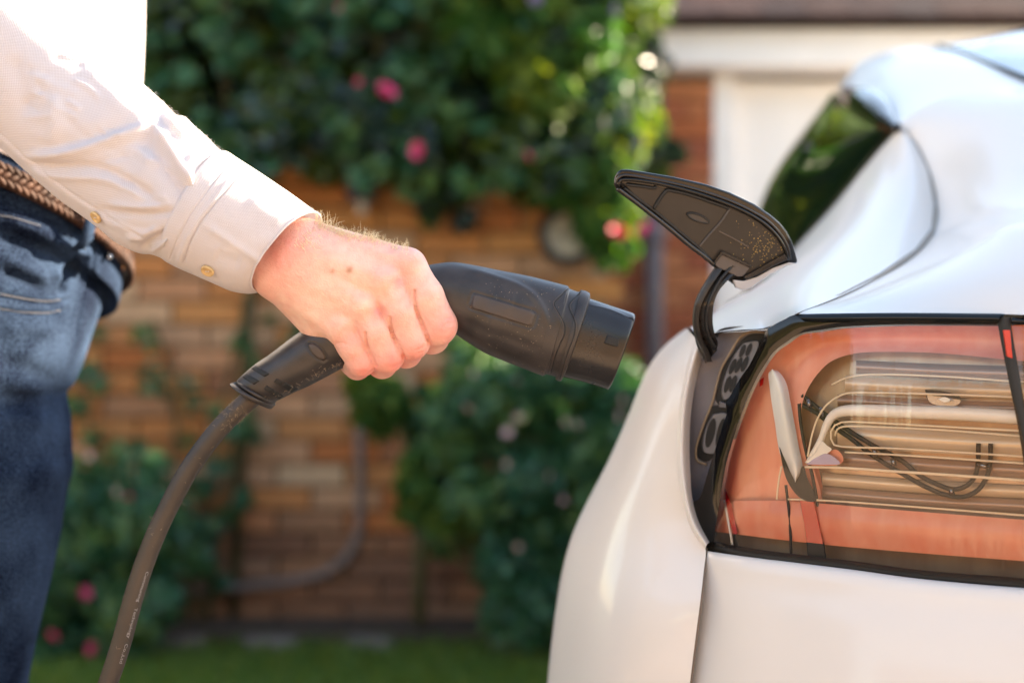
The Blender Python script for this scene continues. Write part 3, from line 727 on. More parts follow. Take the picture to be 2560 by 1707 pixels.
# tailgate
H_ = [[(1996, 788, .99), (2100, 785, .97), (2250, 783, .945), (2500, 785, .91), (2575, 787, .897)],
      [(2004, 780, .992), (2120, 768, .968), (2260, 762, .943), (2500, 758, .908), (2575, 758, .896)],
      [(2104, 742, 1.05), (2200, 728, 1.0), (2330, 712, .965), (2480, 700, .93), (2575, 695, .915)],
      [(2204, 692, 1.12), (2280, 670, 1.06), (2380, 652, 1.01), (2490, 636, .97), (2575, 624, .945)],
      [(2262, 658, 1.18), (2340, 632, 1.11), (2420, 610, 1.05), (2500, 594, 1.0), (2575, 582, .97)],
      [(2296, 632, 1.225), (2360, 606, 1.15), (2430, 586, 1.09), (2500, 571, 1.035), (2575, 556, .99)],
      [(2322, 602, 1.27), (2380, 580, 1.20), (2440, 564, 1.14), (2500, 552, 1.09), (2575, 538, 1.04)],
      [(2335, 580, 1.30), (2395, 560, 1.24), (2450, 545, 1.19), (2505, 533, 1.14), (2575, 516, 1.1)],
      [(2342, 520, 1.36), (2410, 480, 1.30), (2460, 462, 1.26), (2510, 450, 1.23), (2575, 430, 1.2)],
      [(2325, 430, 1.42), (2400, 380, 1.38), (2455, 350, 1.35), (2510, 335, 1.33), (2575, 315, 1.3)],
      [(2285, 350, 1.475), (2370, 300, 1.44), (2430, 275, 1.42), (2510, 255, 1.4), (2600, 235, 1.38)],
      [(2248, 312, 1.492), (2330, 258, 1.50), (2420, 236, 1.49), (2520, 226, 1.47), (2640, 228, 1.45)]]
patch('tailgate', [[Pv(q) for q in r] for r in H_], 170, 200, M['paint'], car, centre=.04, fair=(110, 900))
U_ = [[(2246, 313, 1.492), (2330, 258, 1.50), (2420, 236, 1.49), (2520, 226, 1.47), (2640, 228, 1.45)],
      [(2226, 286, 1.58), (2300, 225, 1.60), (2400, 205, 1.58), (2480, 200, 1.55), (2560, 199, 1.53)],
      [(2196, 262, 1.68), (2270, 195, 1.72), (2360, 172, 1.70), (2430, 170, 1.66), (2500, 173, 1.62)],
      [(2160, 243, 1.80), (2230, 172, 1.86), (2310, 148, 1.84), (2380, 146, 1.79), (2450, 151, 1.74)],
      [(2125, 226, 1.95), (2190, 158, 2.02), (2270, 132, 2.01), (2340, 127, 1.95), (2400, 131, 1.90)],
      [(2092, 228, 2.12), (2150, 160, 2.22), (2220, 130, 2.22), (2290, 119, 2.15), (2345, 119, 2.08)]]
patch('roof_side', [[Pv(q) for q in r] for r in U_], 60, 60, M['paint'], car, fair=(120, 600))
I_ = [(2346, 118, 2.08), (2400, 131, 1.90), (2450, 151, 1.74), (2500, 173, 1.62), (2560, 199, 1.53), (2640, 228, 1.45)]
T_ = [(2346, 117, 2.082), (2400, 108, 2.12), (2450, 98, 2.17), (2500, 87, 2.22), (2570, 72, 2.29), (2700, 50, 2.38)]
wr = []
for t in np.linspace(0, 1, 6):
    wr.append([Pv(a).lerp(Pv(b), float(t))+Vector((0, -.25, 1)).normalized()*.014*math.sin(math.pi*t)*min(1, k/3) for k, (a, b) in enumerate(zip(I_, T_))])
patch('rear_window', wr, 40, 120, M['rear_glass'], car, centre=.06, fair=(0, 300))
v, f = tube_vf([tuple(Pv(q)-Vector((0, .004, -.001))) for q in spline(I_, 30)], .0035, 8); mesh_obj('window_seal', v, f, M['glass_dark'], car)
# roof and front end (low detail, beyond the picture)
def sect(Y, zb, zr, xb, xr, zc):
    b = Vector((xb, Y, zb)); r = Vector((xr, Y+.02, zr)); m = b.lerp(r, .5)-LAT*.035
    return b, m, r, zc
def side_x(Y): return .235+.228*(Y-1.85)
secs = []
for Y, zr, tum, zc in ((2.14, 1.292, .136, 1.42), (2.5, 1.33, .140, 1.445), (3.0, 1.35, .15, 1.45), (3.5, 1.33, .16, 1.41), (3.9, 1.22, .18, 1.27), (4.25, 1.05, .15, 1.11)):
    xb = side_x(Y)+.045; secs.append((Vector((xb, Y, .975+.012*(Y-2))), Vector((xb+tum*.30, Y+.01, .975+(zr-.975)*.55)), Vector((xb+tum, Y+.02, zr)), zc))
glass = [[Pv(G_[i])+Vector((0, 0, .0)), None, None] for i in (0,)]
sg = []
for g, u in (((2240, 322, 1.498), (2244, 312, 1.50)), ((2198, 370, 1.545), (2222, 284, 1.585)), ((2150, 431, 1.585), (2194, 261, 1.69)), ((2080, 519, 1.64), (2158, 243, 1.81)), ((2000, 607, 1.70), (2124, 227, 1.96)), ((1900, 715, 1.78), (2104, 226, 2.05))):
    a, b = Pv(g), Pv(u); sg.append([a, a.lerp(b, .5)-LAT*.006+Vector((0, 0, .004)), b])
for s in secs: sg.append([s[0], s[1]-LAT*.01, s[2]])
patch('side_window', sg, 120, 24, M['glass_dark'], car, fair=(20, 500))
rf = [[Pv(q)+Vector((0, 0, .002)) for q in ((2092, 228, 2.12), (2150, 160, 2.22), (2220, 130, 2.22), (2290, 119, 2.15), (2345, 119, 2.08))]]
rr = []
for s in secs:
    r = s[2]; up = Vector((0, 0, 1)); c = to_centre(r); h = s[3]-r.z
    rr.append([r, r+LAT*.05+up*h*.45, r+LAT*.14+up*h*.7, r+LAT*.3+up*h*.9, r+LAT*((PC-r).dot(LAT))+up*h])
r0 = [Pv((2092, 228, 2.122)), Pv((2150, 160, 2.222)), Pv((2220, 130, 2.222)), Pv((2290, 119, 2.152))]+[Pv(q) for q in T_[0:6]]
r0.append(to_centre(r0[-1], 1.0, .02)+Vector((0, 0, .012)))
patch('roof', [r0]+rr[2:4], 60, 80, M['paint'], car, joined=True, fair=(100, 0))
patch('windscreen', rr[3:], 20, 30, M['glass_dark'], car, joined=True)
bon = []
for s_, zc, za, zl in ((3.25, 1.05, .97, .98), (3.9, .93, .9, .88), (4.3, .82, .78, .76), (4.5, .6, .58, .56), (4.52, .3, .3, .3)):
    b0 = Vector((.03, 1.22, 0))+FWD*s_*.93; ins = .04+max(0, s_-3.6)*.22
    bon.append([b0+LAT*ins+Vector((0, 0, zl)), b0+LAT*(ins+.2)+Vector((0, 0, za+.02)), b0+LAT*.6+Vector((0, 0, zc)), b0+LAT*.95+Vector((0, 0, zc+.02))])
patch('bonnet', bon, 40, 20, M['paint'], car, joined=True)
# bumper under the lamp
B_ = [(1769, 1377, 1.018), (1860, 1390, .992), (2000, 1407, .967), (2130, 1423, .947), (2300, 1446, .926), (2575, 1470, .899)]
rows = []
for dy, dY, top in ((0, .006, 1), (10, -.001, 1), (60, -.004, 1), (150, -.010, 1), (330, -.018, 1), (700, -.028, 1), (1100, -.03, 0), (1700, .01, 0)):
    rows.append([Pv((x-dy*.118 if i == 0 else x-dy*.02, y+dy, Y+(dY if i else dY*.4-.0))) for i, (x, y, Y) in enumerate(B_)])
patch('rear_bumper', rows, 90, 80, M['paint'], car, centre=.06)
gp = [Pv((EDGE[i][0]+2, EDGE[i][1], EDGE[i][2]+.004)) for i in range(8, 15)]
v, f = tube_vf([tuple(q) for q in gp], .0010, 6); mesh_obj('panel_gap', v, f, mat('seam_grey', (.2, .16, .13), .6), car)
v, f = tube_vf([tuple(Pv((q[0]+1, q[1], q[2]+.006))) for q in F_[4:]], [.0012, .0018, .0025, .003, .0035, .004, .004, .0035][:len(F_[4:])], 6); mesh_obj('tailgate_gap', v, f, mat('gap_grey', (.3, .26, .22), .6), car)
v, f = tube_vf([tuple(Pv((q[0], q[1], q[2]-.002))+LAT*.0) for q in G_[2:]], .004, 6); mesh_obj('window_trim', v, f, M['gloss_black'], car)
wf = spline([(2241, 322, 1.492), (2228, 292, 1.565), (2198, 262, 1.675), (2160, 242, 1.795), (2125, 230, 1.94), (2106, 231, 2.03), (2090, 240, 2.10)], 50)
v, f = tube_vf([tuple(Pv((q[0]-13*min(1, i/8, (49-i)/16), q[1]+11*min(1, i/8, (49-i)/16), q[2]-.012))) for i, q in enumerate(wf)], [.004+.016*math.sin(math.pi*min(1, i/26)/2)*min(1, (49.5-i)/24) for i in range(50)], 16); mesh_obj('window_frame', v, f, M['gloss_black'], car)
# underside and wheels
def carpt(s, l, z): q = Vector((.03, 1.22, 0))+FWD*s+LAT*l; q.z = z; return q
rz = -math.atan2(FWD.x, FWD.y)
MB().box(carpt(2.05, .95, .3), (1.7, 4.2, .16), rz).build('underbody', M['gap'], car)
for s in (.72, 3.55):
    for side in (0, 1):
        l = .135 if side == 0 else 1.765
        c0 = carpt(s, l, .34); ax = LAT
        def ringv(r, w, n=36):
            V = []
            for o_, rr_ in ((-w, r*.93), (-w*.9, r), (w*.9, r), (w, r*.93)):
                for k in range(n):
                    a = 2*math.pi*k/n; V.append(c0+ax*o_+(FWD*math.cos(a)+Vector((0, 0, math.sin(a))))*rr_)
            return V, grid_faces(4, n, True)+[tuple(range(n))[::-1], tuple(range(3*n, 4*n))]
        v, f = ringv(.34, .11); w = mesh_obj('wheel', v, f, M['tyre'], car, False)
        v, f = ringv(.23, .118); mesh_obj('rim', v, f, M['rim'], w, False)

# ---- tail light
tlp = None
def YL(x, y): return float(np.interp(x, [1690, 1740, 1790, 1850, 1920, 2000, 2130, 2300, 2560, 2900], [1.055, 1.035, 1.018, .999, .984, .971, .951, .93, .903, .88])) + 1.2e-7*(y-1100)**2*.25
LEFT = zB([(340, 1480), (350, 1400), (380, 1200), (420, 980), (480, 780), (560, 570), (620, 450), (700, 330), (780, 270), (855, 220)])+zA([(860, 182), (1000, 162), (1300, 150), (1600, 149), (1805, 150)])
BOT = zA([(301, 1318), (470, 1352), (740, 1388), (1036, 1424), (1400, 1473), (1960, 1520)])
OUT = zB([(312, 1488), (262, 1438), (222, 1378), (182, 1272), (168, 1210), (243, 1208), (272, 1172), (290, 1110), (332, 978), (345, 930), (400, 760), (420, 700), (415, 640), (440, 590), (560, 400), (620, 270), (655, 207), (700, 178)])+[(1960, 801), (1987, 789), (2046, 786), (2112, 785), (2254, 785), (2400, 786), (2513, 788)]
HO = [(1766, 1368), (1748, 1346), (1733, 1321), (1717, 1277), (1709, 1248), (1728, 1251), (1743, 1250), (1754, 1233), (1762, 1207), (1779, 1150), (1785, 1132), (1808, 1060), (1817, 1032), (1815, 1008), (1828, 985), (1850, 946), (1876, 908), (1901, 856), (1916, 826), (1935, 812), (1960, 799), (1988, 787), (2046, 785), (2112, 784), (2254, 783), (2400, 784), (2513, 785)]
HI = [(1783, 1366), (1783, 1360), (1785, 1345), (1787, 1329), (1791, 1305), (1795, 1280), (1798, 1262), (1800, 1245), (1804, 1222), (1812, 1178), (1817, 1153), (1830, 1108), (1842, 1068), (1850, 1042), (1858, 1018), (1868, 995), (1880, 970), (1897, 936), (1915, 907), (1935, 879), (1966, 855), (2000, 834), (2046, 825), (2112, 815), (2254, 810), (2395, 810), (2492, 811)]
def band2(name, A, B, nu, nv, Yf, m, parent, bulge=0.0, off=0.0):
    ks = np.arange(len(A)); a = spline(A, nu, ks); b = spline(B, nu, ks); V = []
    for i in range(nu):
        for j in range(nv):
            t = j/(nv-1); x, y = a[i]*(1-t)+b[i]*t; V.append(P(x, y, Yf(x, y)+off-bulge*math.sin(math.pi*t)))
    return mesh_obj(name, V, grid_faces(nu, nv), m, parent)
lamp = band2('tail_light', HO, HI, 260, 9, YL, M['gloss_black'], car, .0012, -.003)
RT = zA([(1805, 150), (1830, 300), (1870, 500), (1910, 700), (1955, 960), (1990, 1160), (2040, 1500)])
TOPL = LEFT[:]
# lens as one smooth sheet from the left/top outline to the bottom edge
def lens_sheet(name, inset, off, m, nv=40):
    a = spline(LEFT, 120); R_ = spline(RT, 60)
    V = []; Fc = []
    top = np.array([p for p in a]); bx = lambda x: np.interp(x, [p[0] for p in BOT], [p[1] for p in BOT])
    xs = np.linspace(LEFT[0][0]+1, 2700, 150)
    for x in xs:
        ty = np.interp(x, top[:, 0], top[:, 1]) if x < 2490 else 811+(x-2490)*.0
        for j in range(nv):
            t = j/(nv-1); y = ty*(1-t)+bx(x)*t; V.append(P(x, y, YL(x, y)+off-.004*math.sin(math.pi*t)))
    return mesh_obj(name, V, grid_faces(len(xs), nv), m, lamp)
lens_sheet('lens', 0, -.0015, M['lens'])
def YI(x, y): return YL(x, y)+.020
lens_sheet('back_reflector', 0, .034, M['amber'])
# coral ring behind the lens
INN = zA([(880, 1085), (862, 1000), (800, 800), (770, 620), (790, 520), (850, 420), (930, 345), (1050, 305), (1200, 296), (1500, 303), (1949, 345), (2100, 352)])
LF2 = [(x+6, y+4) for x, y in LEFT]+[(2560, 812), (2640, 812)]
LF2[0] = (1790, 1330)
band('coral_ring', LF2, INN, 160, 20, YI, M['coral'], lamp, 0, -.010, -.006)
band('coral_strip', zA([(330, 1085), (700, 1085), (1200, 1125), (1949, 1183), (2200, 1200)]), zA([(312, 1246), (860, 1312), (1400, 1360), (1949, 1402), (2200, 1420)]), 80, 8, YI, M['coral'], lamp, 0, .004, -.006)
band('coral_corner', zA([(395, 760), (600, 740), (860, 900)]), zA([(318, 1100), (600, 1090), (900, 1092)]), 40, 10, YI, M['coral'], lamp, 0, 0, .007)
def lplate(name, pts, m, off, th=.002, n=60, smooth_=True, parent=None):
    poly = smooth_poly(pts, n) if smooth_ else pts
    return plate(name, poly, lambda x, y: YI(x, y)+off, th, m, parent or lamp)
band('white_blade', zA([(612, 388), (596, 410), (600, 470), (612, 560), (628, 660), (655, 830), (690, 905), (736, 985)]), zA([(618, 386), (652, 402), (690, 460), (712, 560), (735, 680), (755, 790), (776, 920), (740, 987)]), 50, 14, YI, M['white_refl'], lamp, 0, .007, -.008)
lplate('dark_blade', zA([(655, 800), (690, 880), (735, 965), (780, 900), (800, 960), (850, 1080), (800, 1085), (745, 1050), (690, 960)]), M['gap'], -.011)
lplate('red_blade', zA([(762, 1082), (835, 1090), (862, 1200), (884, 1312), (800, 1302), (785, 1200)]), M['deep_red'], -.012, smooth_=False)
lplate('black_post', zA([(800, 1303), (884, 1313), (898, 1398), (806, 1388)]), M['gap'], -.012, smooth_=False)
lplate('red_sliver', zA([(366, 1020), (400, 1100), (432, 1258), (410, 1258), (372, 1130)]), M['deep_red'], -.011, smooth_=False)
rod('white_edge', zA([(362, 1080), (385, 1200), (408, 1330)]), .0009, YI, M['white_refl'], lamp, off=-.012)
lplate('black_foot', zA([(408, 1262), (424, 1262), (438, 1340), (420, 1338)]), M['gap'], -.012, smooth_=False)
lplate('red_tip', zA([(552, 445), (572, 430), (566, 470), (550, 480)]), M['deep_red'], -.012, smooth_=False)
rod('black_rib', zA([(758, 570), (765, 660), (790, 800), (830, 960), (862, 1150), (893, 1395)]), .0012, YI, M['gap'], lamp, off=-.006)
rod('dark_rib', zA([(688, 1000), (708, 1180), (716, 1380)]), .001, YI, M['gap'], lamp, off=-.009)
# tapering cream light guide with its foot
def taper(name, pts, rad, m, off, n=10, ns=70, flat=.6):
    s = spline([p+(r,) for p, r in zip(pts, rad)], ns)
    v, f = tube_vf([P(x, y, YI(x, y)+off) for x, y, r in s], [r*.00026 for r in s[:, 2]], n)
    return mesh_obj(name, v, f, m, lamp)
taper('light_guide', zA([(2200, 662), (1900, 640), (1600, 622), (1300, 612), (1100, 606), (1000, 608), (940, 630), (905, 680), (880, 745), (850, 810), (815, 860), (795, 885)]),
      [18, 18, 18, 17, 16, 15, 13, 11, 9, 10, 7, 2], M['cream_tube'], -.008)
lplate('guide_foot', zA([(790, 880), (845, 830), (880, 770), (905, 790), (930, 812), (880, 850), (830, 885)]), M['cream_tube'], -.013)
lplate('guide_lobe', zA([(800, 892), (880, 848), (950, 812), (985, 840), (990, 875), (960, 893), (880, 898)]), M['coral'], -.010)
lplate('lilac_lobe', zA([(800, 890), (850, 855), (910, 835), (975, 885), (900, 892)]), M['lilac'], -.014)
lines = [[(2200, 735), (1949, 715), (1500, 690), (1100, 668), (985, 668), (940, 690), (925, 735), (940, 785), (985, 797), (1300, 808), (1949, 850), (2200, 866)],
         [(2200, 760), (1949, 742), (1500, 708), (1100, 690), (1000, 690), (960, 705), (948, 740)],
         [(2200, 555), (1900, 535), (1500, 520), (1150, 512), (1000, 518), (905, 575), (855, 650), (825, 740), (803, 850)],
         [(2200, 470), (1900, 452), (1500, 425), (1150, 415), (1020, 430), (930, 470)],
         [(790, 905), (960, 908), (1300, 930), (1600, 950), (1949, 975), (2200, 990)],
         [(700, 1075), (900, 1082), (1300, 1110), (1949, 1160), (2200, 1180)],
         [(2200, 905), (1949, 886), (1500, 855), (1200, 836), (1000, 826)],
         [(640, 1076), (650, 980), (665, 900)]]
for i, l in enumerate(lines): rod('edge_line', zA(l), .0007 if i not in (4,) else .001, YI, M['cream_line'], lamp, off=-.010, ns=70)
def hband(y0l, y0r, y1l, y1r, xl, m, off):
    A = [(xl, y0l), ((xl+2000)/2, (y0l+y0r)/2), (2300, y0r)]; B = [(xl, y1l), ((xl+2000)/2, (y1l+y1r)/2), (2300, y1r)]
    band('reflector_band', zA(A), zA(B), 50, 7, YI, m, lamp, 0, .005, off)
hband(420, 475, 505, 560, 1000, M['band_light'], .008)
hband(520, 575, 585, 640, 960, M['band_dark'], .006)
hband(668, 745, 795, 870, 960, M['band_light'], .006)
hband(815, 900, 900, 985, 960, M['band_dark'], .007)
hband(935, 1020, 1000, 1085, 880, M['band_light'], .008)
hband(1010, 1095, 1075, 1165, 880, M['band_dark'], .007)
hband(340, 380, 410, 465, 1060, M['band_dark'], .008)
wa = [(775, 525), (880, 612), (945, 660), (1050, 730), (1150, 790), (1300, 870), (1400, 950), (1500, 1000), (1580, 1022), (1650, 1000), (1690, 950), (1705, 880), (1708, 780)]
wb = [(765, 572), (850, 618), (940, 690), (1040, 760), (1130, 830), (1220, 890), (1330, 955), (1430, 1010), (1530, 1050), (1620, 1062), (1700, 1030), (1750, 960), (1770, 880), (1772, 780)]
for w in (wa, wb): rod('dark_reflection', zA(w), .0016, YI, M['gap'], lamp, off=-.004, ns=80)  # dark reflection in the lamp, shaped as two bent rods
for a, b in (((805, 548), (818, 590)), ((870, 590), (885, 640)), ((1155, 805), (1165, 850)), ((1255, 860), (1262, 900)), ((1560, 1015), (1570, 1050)), ((1700, 890), (1765, 905))):
    rod('reflection_tick', zA([a, b]), .0018, YI, M['chrome'], lamp, off=-.006)  # short pieces belonging to the same modelled reflection
lplate('bulb_reflector', zA([(1432, 515), (1480, 510), (1600, 535), (1612, 560), (1580, 582), (1510, 582), (1450, 560)]), M['rim'], -.006)
lplate('bulb_hood', zA([(1428, 495), (1500, 500), (1600, 525), (1615, 548), (1540, 535), (1440, 520)]), M['gap'], -.010)
lplate('bulb', zA([(1495, 545), (1530, 535), (1560, 550), (1530, 562)]), M['white_refl'], -.014)
# gap between the two lamp halves, chrome top strip
gl = band('lamp_divider', zA([(1808, 112), (1812, 160), (1838, 300), (1878, 500), (1918, 700), (1958, 950), (1996, 1200), (2046, 1520)]), zA([(1880, 110), (1882, 160), (1905, 300), (1940, 500), (1975, 700), (2010, 950), (2045, 1200), (2090, 1520)]), 60, 5, lambda x, y: YL(x, y)-.004, M['gap'], lamp, 0, .002)
lplate('divider_red', zA([(1842, 180), (1875, 180), (1888, 330), (1862, 320)]), M['deep_red'], -.03, smooth_=False)
band('top_strip', [(1987, 786), (2050, 784), (2250, 782), (2505, 784)], [(2010, 803), (2060, 806), (2250, 805), (2492, 807)], 60, 8, lambda x, y: YL(x, y)-.0045, M['chrome'] if False else M['glass_dark'], lamp, 0, .003)
band('top_strip', zA([(1885, 112), (1960, 114), (2100, 118)]), zA([(1880, 150), (1960, 152), (2100, 156)]), 20, 5, lambda x, y: YL(x, y)-.005, M['glass_dark'], lamp, 0, .002)
rod('edge_line', [(x-2, y) for x, y in zB([(325, 1335), (350, 1170), (385, 1020), (440, 880), (475, 770)])], .0004, YL, mat('bronze_line', (.25, .17, .08), .4), lamp, off=-.003)
# black gap line under the lamp
v, f = tube_vf([P(x, y+4, YL(x, y)+.004) for x, y in spline([(1768, 1366)]+BOT+[(2700, 1478)], 50)], .0042, 8); mesh_obj('lower_gap', v, f, M['gap'], lamp)

rows = [[Pv((2676, y, YL(2676, y)-.0045))] for y in (784, 900, 1040, 1180, 1320, 1474)]
patch('tailgate_lower', rows, 40, 60, M['paint'], car, centre=.055)
rows = [[Pv((x0_+(2676-x0_)*t, y, YL(x0_+(2676-x0_)*t, y)-.003)) for t in (0, .1, .25, .5, .75, 1)] for x0_, y in ((1988, 785), (1916, 826), (1828, 985), (1779, 1150), (1733, 1321), (1783, 1390), (1900, 1478))]
k_n = len(bpy.data.objects); first = patch('tail_light', rows, 40, 40, M['deep_red'], car); bpy.data.objects.remove(first)
# ---- charge port
YP = lambda x, y: float(np.interp(x, [1690, 1740, 1830, 1920], [1.064, 1.056, 1.041, 1.03]))
PORT = zB([(380, 218), (660, 203), (690, 300), (600, 480), (500, 700), (440, 900), (380, 1150), (300, 1260), (212, 1207), (200, 1050), (195, 850), (205, 680), (235, 500), (268, 390), (330, 300)])
port = plate('charge_port', PORT, YP, .004, M['port_grey'], car)
def pplate(name, pts, m, off, th, sm=True, parent=None):
    return plate(name, smooth_poly(zB(pts), 56) if sm else zB(pts), lambda x, y: YP(x, y)+off, th, m, parent or port, .0004)
pplate('socket_recess', [(640, 224), (560, 228), (505, 268), (450, 350), (402, 425), (372, 530), (356, 610), (380, 650), (425, 640), (520, 560), (600, 420), (660, 260)], M['hole'], -.001, .002)
pplate('lower_recess', [(425, 652), (335, 655), (300, 740), (262, 840), (244, 905), (252, 960), (300, 982), (345, 950), (400, 860), (430, 740)], M['hole'], -.001, .002)
s1 = pplate('socket', [(528, 276), (608, 270), (590, 350), (545, 440), (490, 525), (436, 600), (406, 616), (393, 580), (400, 520), (430, 430), (480, 335)], M['socket'], -.005, .005)
s2 = pplate('socket', [(342, 702), (415, 697), (424, 760), (400, 850), (356, 930), (290, 927), (278, 880), (300, 780)], M['socket'], -.005, .005)
def ovl(cx, cy, w, h, ang, par):
    a = math.radians(ang); pts = []
    for k in range(18):
        t = 2*math.pi*k/18; x = math.cos(t)*w/2; y = math.sin(t)*h/2; pts.append((cx+x*math.cos(a)-y*math.sin(a), cy+x*math.sin(a)+y*math.cos(a)))
    plate('pin_hole', zB(pts), lambda x, y: YP(x, y)-.0056, .0012, M['hole'], par)
for cx, cy in ((513, 326), (551, 318)): ovl(cx, cy, 28, 82, 22, s1)
for cx, cy in ((455, 418), (490, 410), (527, 403)): ovl(cx, cy, 30, 100, 22, s1)
for cx, cy in ((425, 524), (458, 520)): ovl(cx, cy, 32, 106, 18, s1)
ovl(324, 812, 50, 178, 13, s2); ovl(384, 812, 46, 178, 13, s2)
pplate('lock_tab', [(380, 625), (425, 640), (430, 665), (375, 660)], M['port_grey'], -.004, .003, False)
rod('seal_bead', zB([(640, 212), (555, 214), (500, 245), (440, 340), (388, 430), (352, 560), (335, 630), (290, 740), (248, 860), (236, 920), (245, 975), (300, 998)]), .0009, lambda x, y: YP(x, y)-.001, mat('tan_seal', (.32, .24, .16), .6), port)
band('port_top', zB([(300, 300), (380, 222), (520, 206), (660, 196)]), zB([(310, 290), (375, 200), (520, 178), (690, 172)]), 30, 4, lambda x, y: YP(x, y)-.004, M['black_smooth'], port)

# ---- charge flap: shell, rim, inner panel, hinge arm
flap_root = car
FO = zF([(262, 124), (215, 125), (188, 142), (166, 178), (160, 228), (176, 262), (300, 358), (420, 450), (560, 560), (700, 680), (800, 758), (880, 822), (930, 870), (985, 925), (1040, 968), (1100, 985), (1160, 962), (1300, 868), (1420, 812), (1500, 806), (1482, 735), (1452, 640), (1418, 575), (1370, 515), (1300, 455), (1180, 375), (1000, 290), (830, 232), (600, 180), (400, 146)])
YFL = lambda x, y: 1.0+(y-560)*.00011+(x-1700)*.00002
flap = plate('charge_flap', FO, YFL, .0065, M['gloss_black'], car, .0022)
flap.data.polygons.foreach_set('use_smooth', [True]*len(flap.data.polygons))
def inset(poly, d):
    p = np.array(poly); n = len(p); out = []
    area = sum(p[i][0]*p[(i+1) % n][1]-p[(i+1) % n][0]*p[i][1] for i in range(n)); sg_ = 1 if area > 0 else -1
    for i in range(n):
        e1 = p[i]-p[i-1]; e2 = p[(i+1) % n]-p[i]; n1 = np.array([-e1[1], e1[0]])/np.linalg.norm(e1); n2 = np.array([-e2[1], e2[0]])/np.linalg.norm(e2)
        b = n1+n2; b /= np.linalg.norm(b); out.append(tuple(p[i]+b*sg_*d/max(.5, b@n1)))
    return out
IN = zF([(235, 238), (250, 232), (400, 246), (470, 250), (560, 282), (700, 305), (900, 372), (1010, 410), (1120, 455), (1220, 515), (1300, 580), (1360, 650), (1398, 715), (1415, 775), (1330, 800), (1240, 838), (1170, 880), (1140, 905), (1100, 895), (1000, 880), (945, 850), (885, 805), (780, 705), (640, 585), (450, 430), (330, 338)])
plate('inner_panel', IN, lambda x, y: YFL(x, y)-.0012, .003, M['flap_in'], flap, .0004)
def fline(name, pts, r, m, off=-.0018, ns=50): return rod(name, zF(pts), r, YFL, m, flap, off=off, ns=ns)
fline('rim_bead', [(180, 255), (176, 215), (200, 180), (240, 168), (420, 196), (600, 232), (800, 285), (1000, 355), (1150, 425), (1280, 505), (1370, 600), (1420, 690), (1440, 780)], .0011, M['black_smooth'])
fline('rim_bead', [(195, 262), (196, 225), (222, 200), (420, 218), (600, 256), (800, 312), (1000, 385), (1150, 455), (1270, 535), (1355, 625), (1405, 715), (1422, 785)], .0014, M['gloss_black'], -.0026)
fline('lower_bead', [(185, 265), (300, 350), (420, 442), (560, 552), (700, 670), (800, 745), (890, 818)], .0018, M['black_smooth'], -.0022)
fline('panel_groove', [(235, 262), (330, 338), (450, 425), (640, 582), (780, 700), (882, 802)], .0010, M['gap'], -.0016)
fline('panel_groove', [(450, 410), (500, 330), (545, 278), (575, 280), (700, 308), (900, 375), (995, 408)], .0013, M['gap'])
fline('panel_groove', [(250, 238), (360, 250), (455, 262), (468, 248)], .0011, M['gap'])
fline('panel_crease', [(1000, 412), (940, 500), (860, 590), (780, 685)], .0007, mat('crease_grey', (.07, .062, .06), .4))
fline('panel_crease', [(920, 575), (1020, 625), (1135, 690)], .0005, mat('crease_tan', (.1, .075, .06), .5))
el = [(692, 446), (740, 446), (800, 468), (845, 500), (846, 515), (800, 512), (740, 492), (700, 465)]
plate('grip_oval', smooth_poly(zF(el), 30), lambda x, y: YFL(x, y)-.0024, .0012, mat('oval_grey', (.045, .04, .038), .4), flap, .0003)
fline('oval_groove', el+[el[0]], .0008, M['gap'], -.002, 40)
plate('hinge_recess', zF([(880, 805), (945, 732), (1150, 830), (1100, 900), (1060, 905), (915, 838)]), lambda x, y: YFL(x, y)-.0032, .002, mat('hinge_grey', (.09, .08, .08), .35), flap, .0004)
plate('hinge_frame', zF([(885, 798), (942, 722), (965, 728), (1155, 822), (1150, 842), (945, 745), (900, 805)]), lambda x, y: YFL(x, y)-.0048, .003, M['black_smooth'], flap, .0004)
plate('lower_lip', zF([(1100, 905), (1170, 870), (1290, 800), (1400, 740), (1425, 780), (1310, 832), (1210, 890), (1120, 925)]), lambda x, y: YFL(x, y)-.0042, .003, M['black_smooth'], flap, .0006)
plate('painted_lip', zF([(1020, 925), (1100, 935), (1200, 905), (1310, 842), (1430, 800), (1500, 806), (1420, 826), (1300, 886), (1160, 984), (1100, 1003), (1045, 985)]), lambda x, y: YFL(x, y)-.002, .006, mat('silver_edge', (.45, .46, .5), .25, coat=.8), flap, .001)
b = MB()
for i in range(170):
    u = rng.normal(0, 1, 2); q = zF([(1270+u[0]*70, 700+u[1]*75)])[0] if i < 120 else zF([(rng.uniform(1000, 1380), rng.uniform(480, 860))])[0]
    x_, y_ = q; zx, zy = (x_-1480)*2.9033, (y_-380)*2.9033
    if zx > 1405 or zy < 430+(zx-1000)*.42 or zy > 905-(zx-1100)*.42: continue
    p0 = Vector(P(x_, y_, YFL(x_, y_)-.0014)); b.tube([p0, p0+Vector((rng.normal(0, .0005), -.0002, rng.normal(0, .0005)))], rng.uniform(.0001, .00028), 4)
b.build('pollen_dust', mat('pollen', (.45, .3, .1), .8), flap)['kind'] = 'stuff'
YA = lambda x, y: float(np.interp(y, [620, 700, 760, 830, 900, 930], [1.018, 1.012, 1.012, 1.02, 1.035, 1.045]))
OA = zF([(945, 770), (905, 830), (855, 905), (805, 985), (760, 1080), (742, 1180), (745, 1280), (770, 1370), (810, 1450), (832, 1525)])
MA = zF([(990, 790), (950, 850), (895, 930), (845, 1010), (800, 1100), (778, 1190), (782, 1280), (808, 1370), (850, 1450), (874, 1522)])
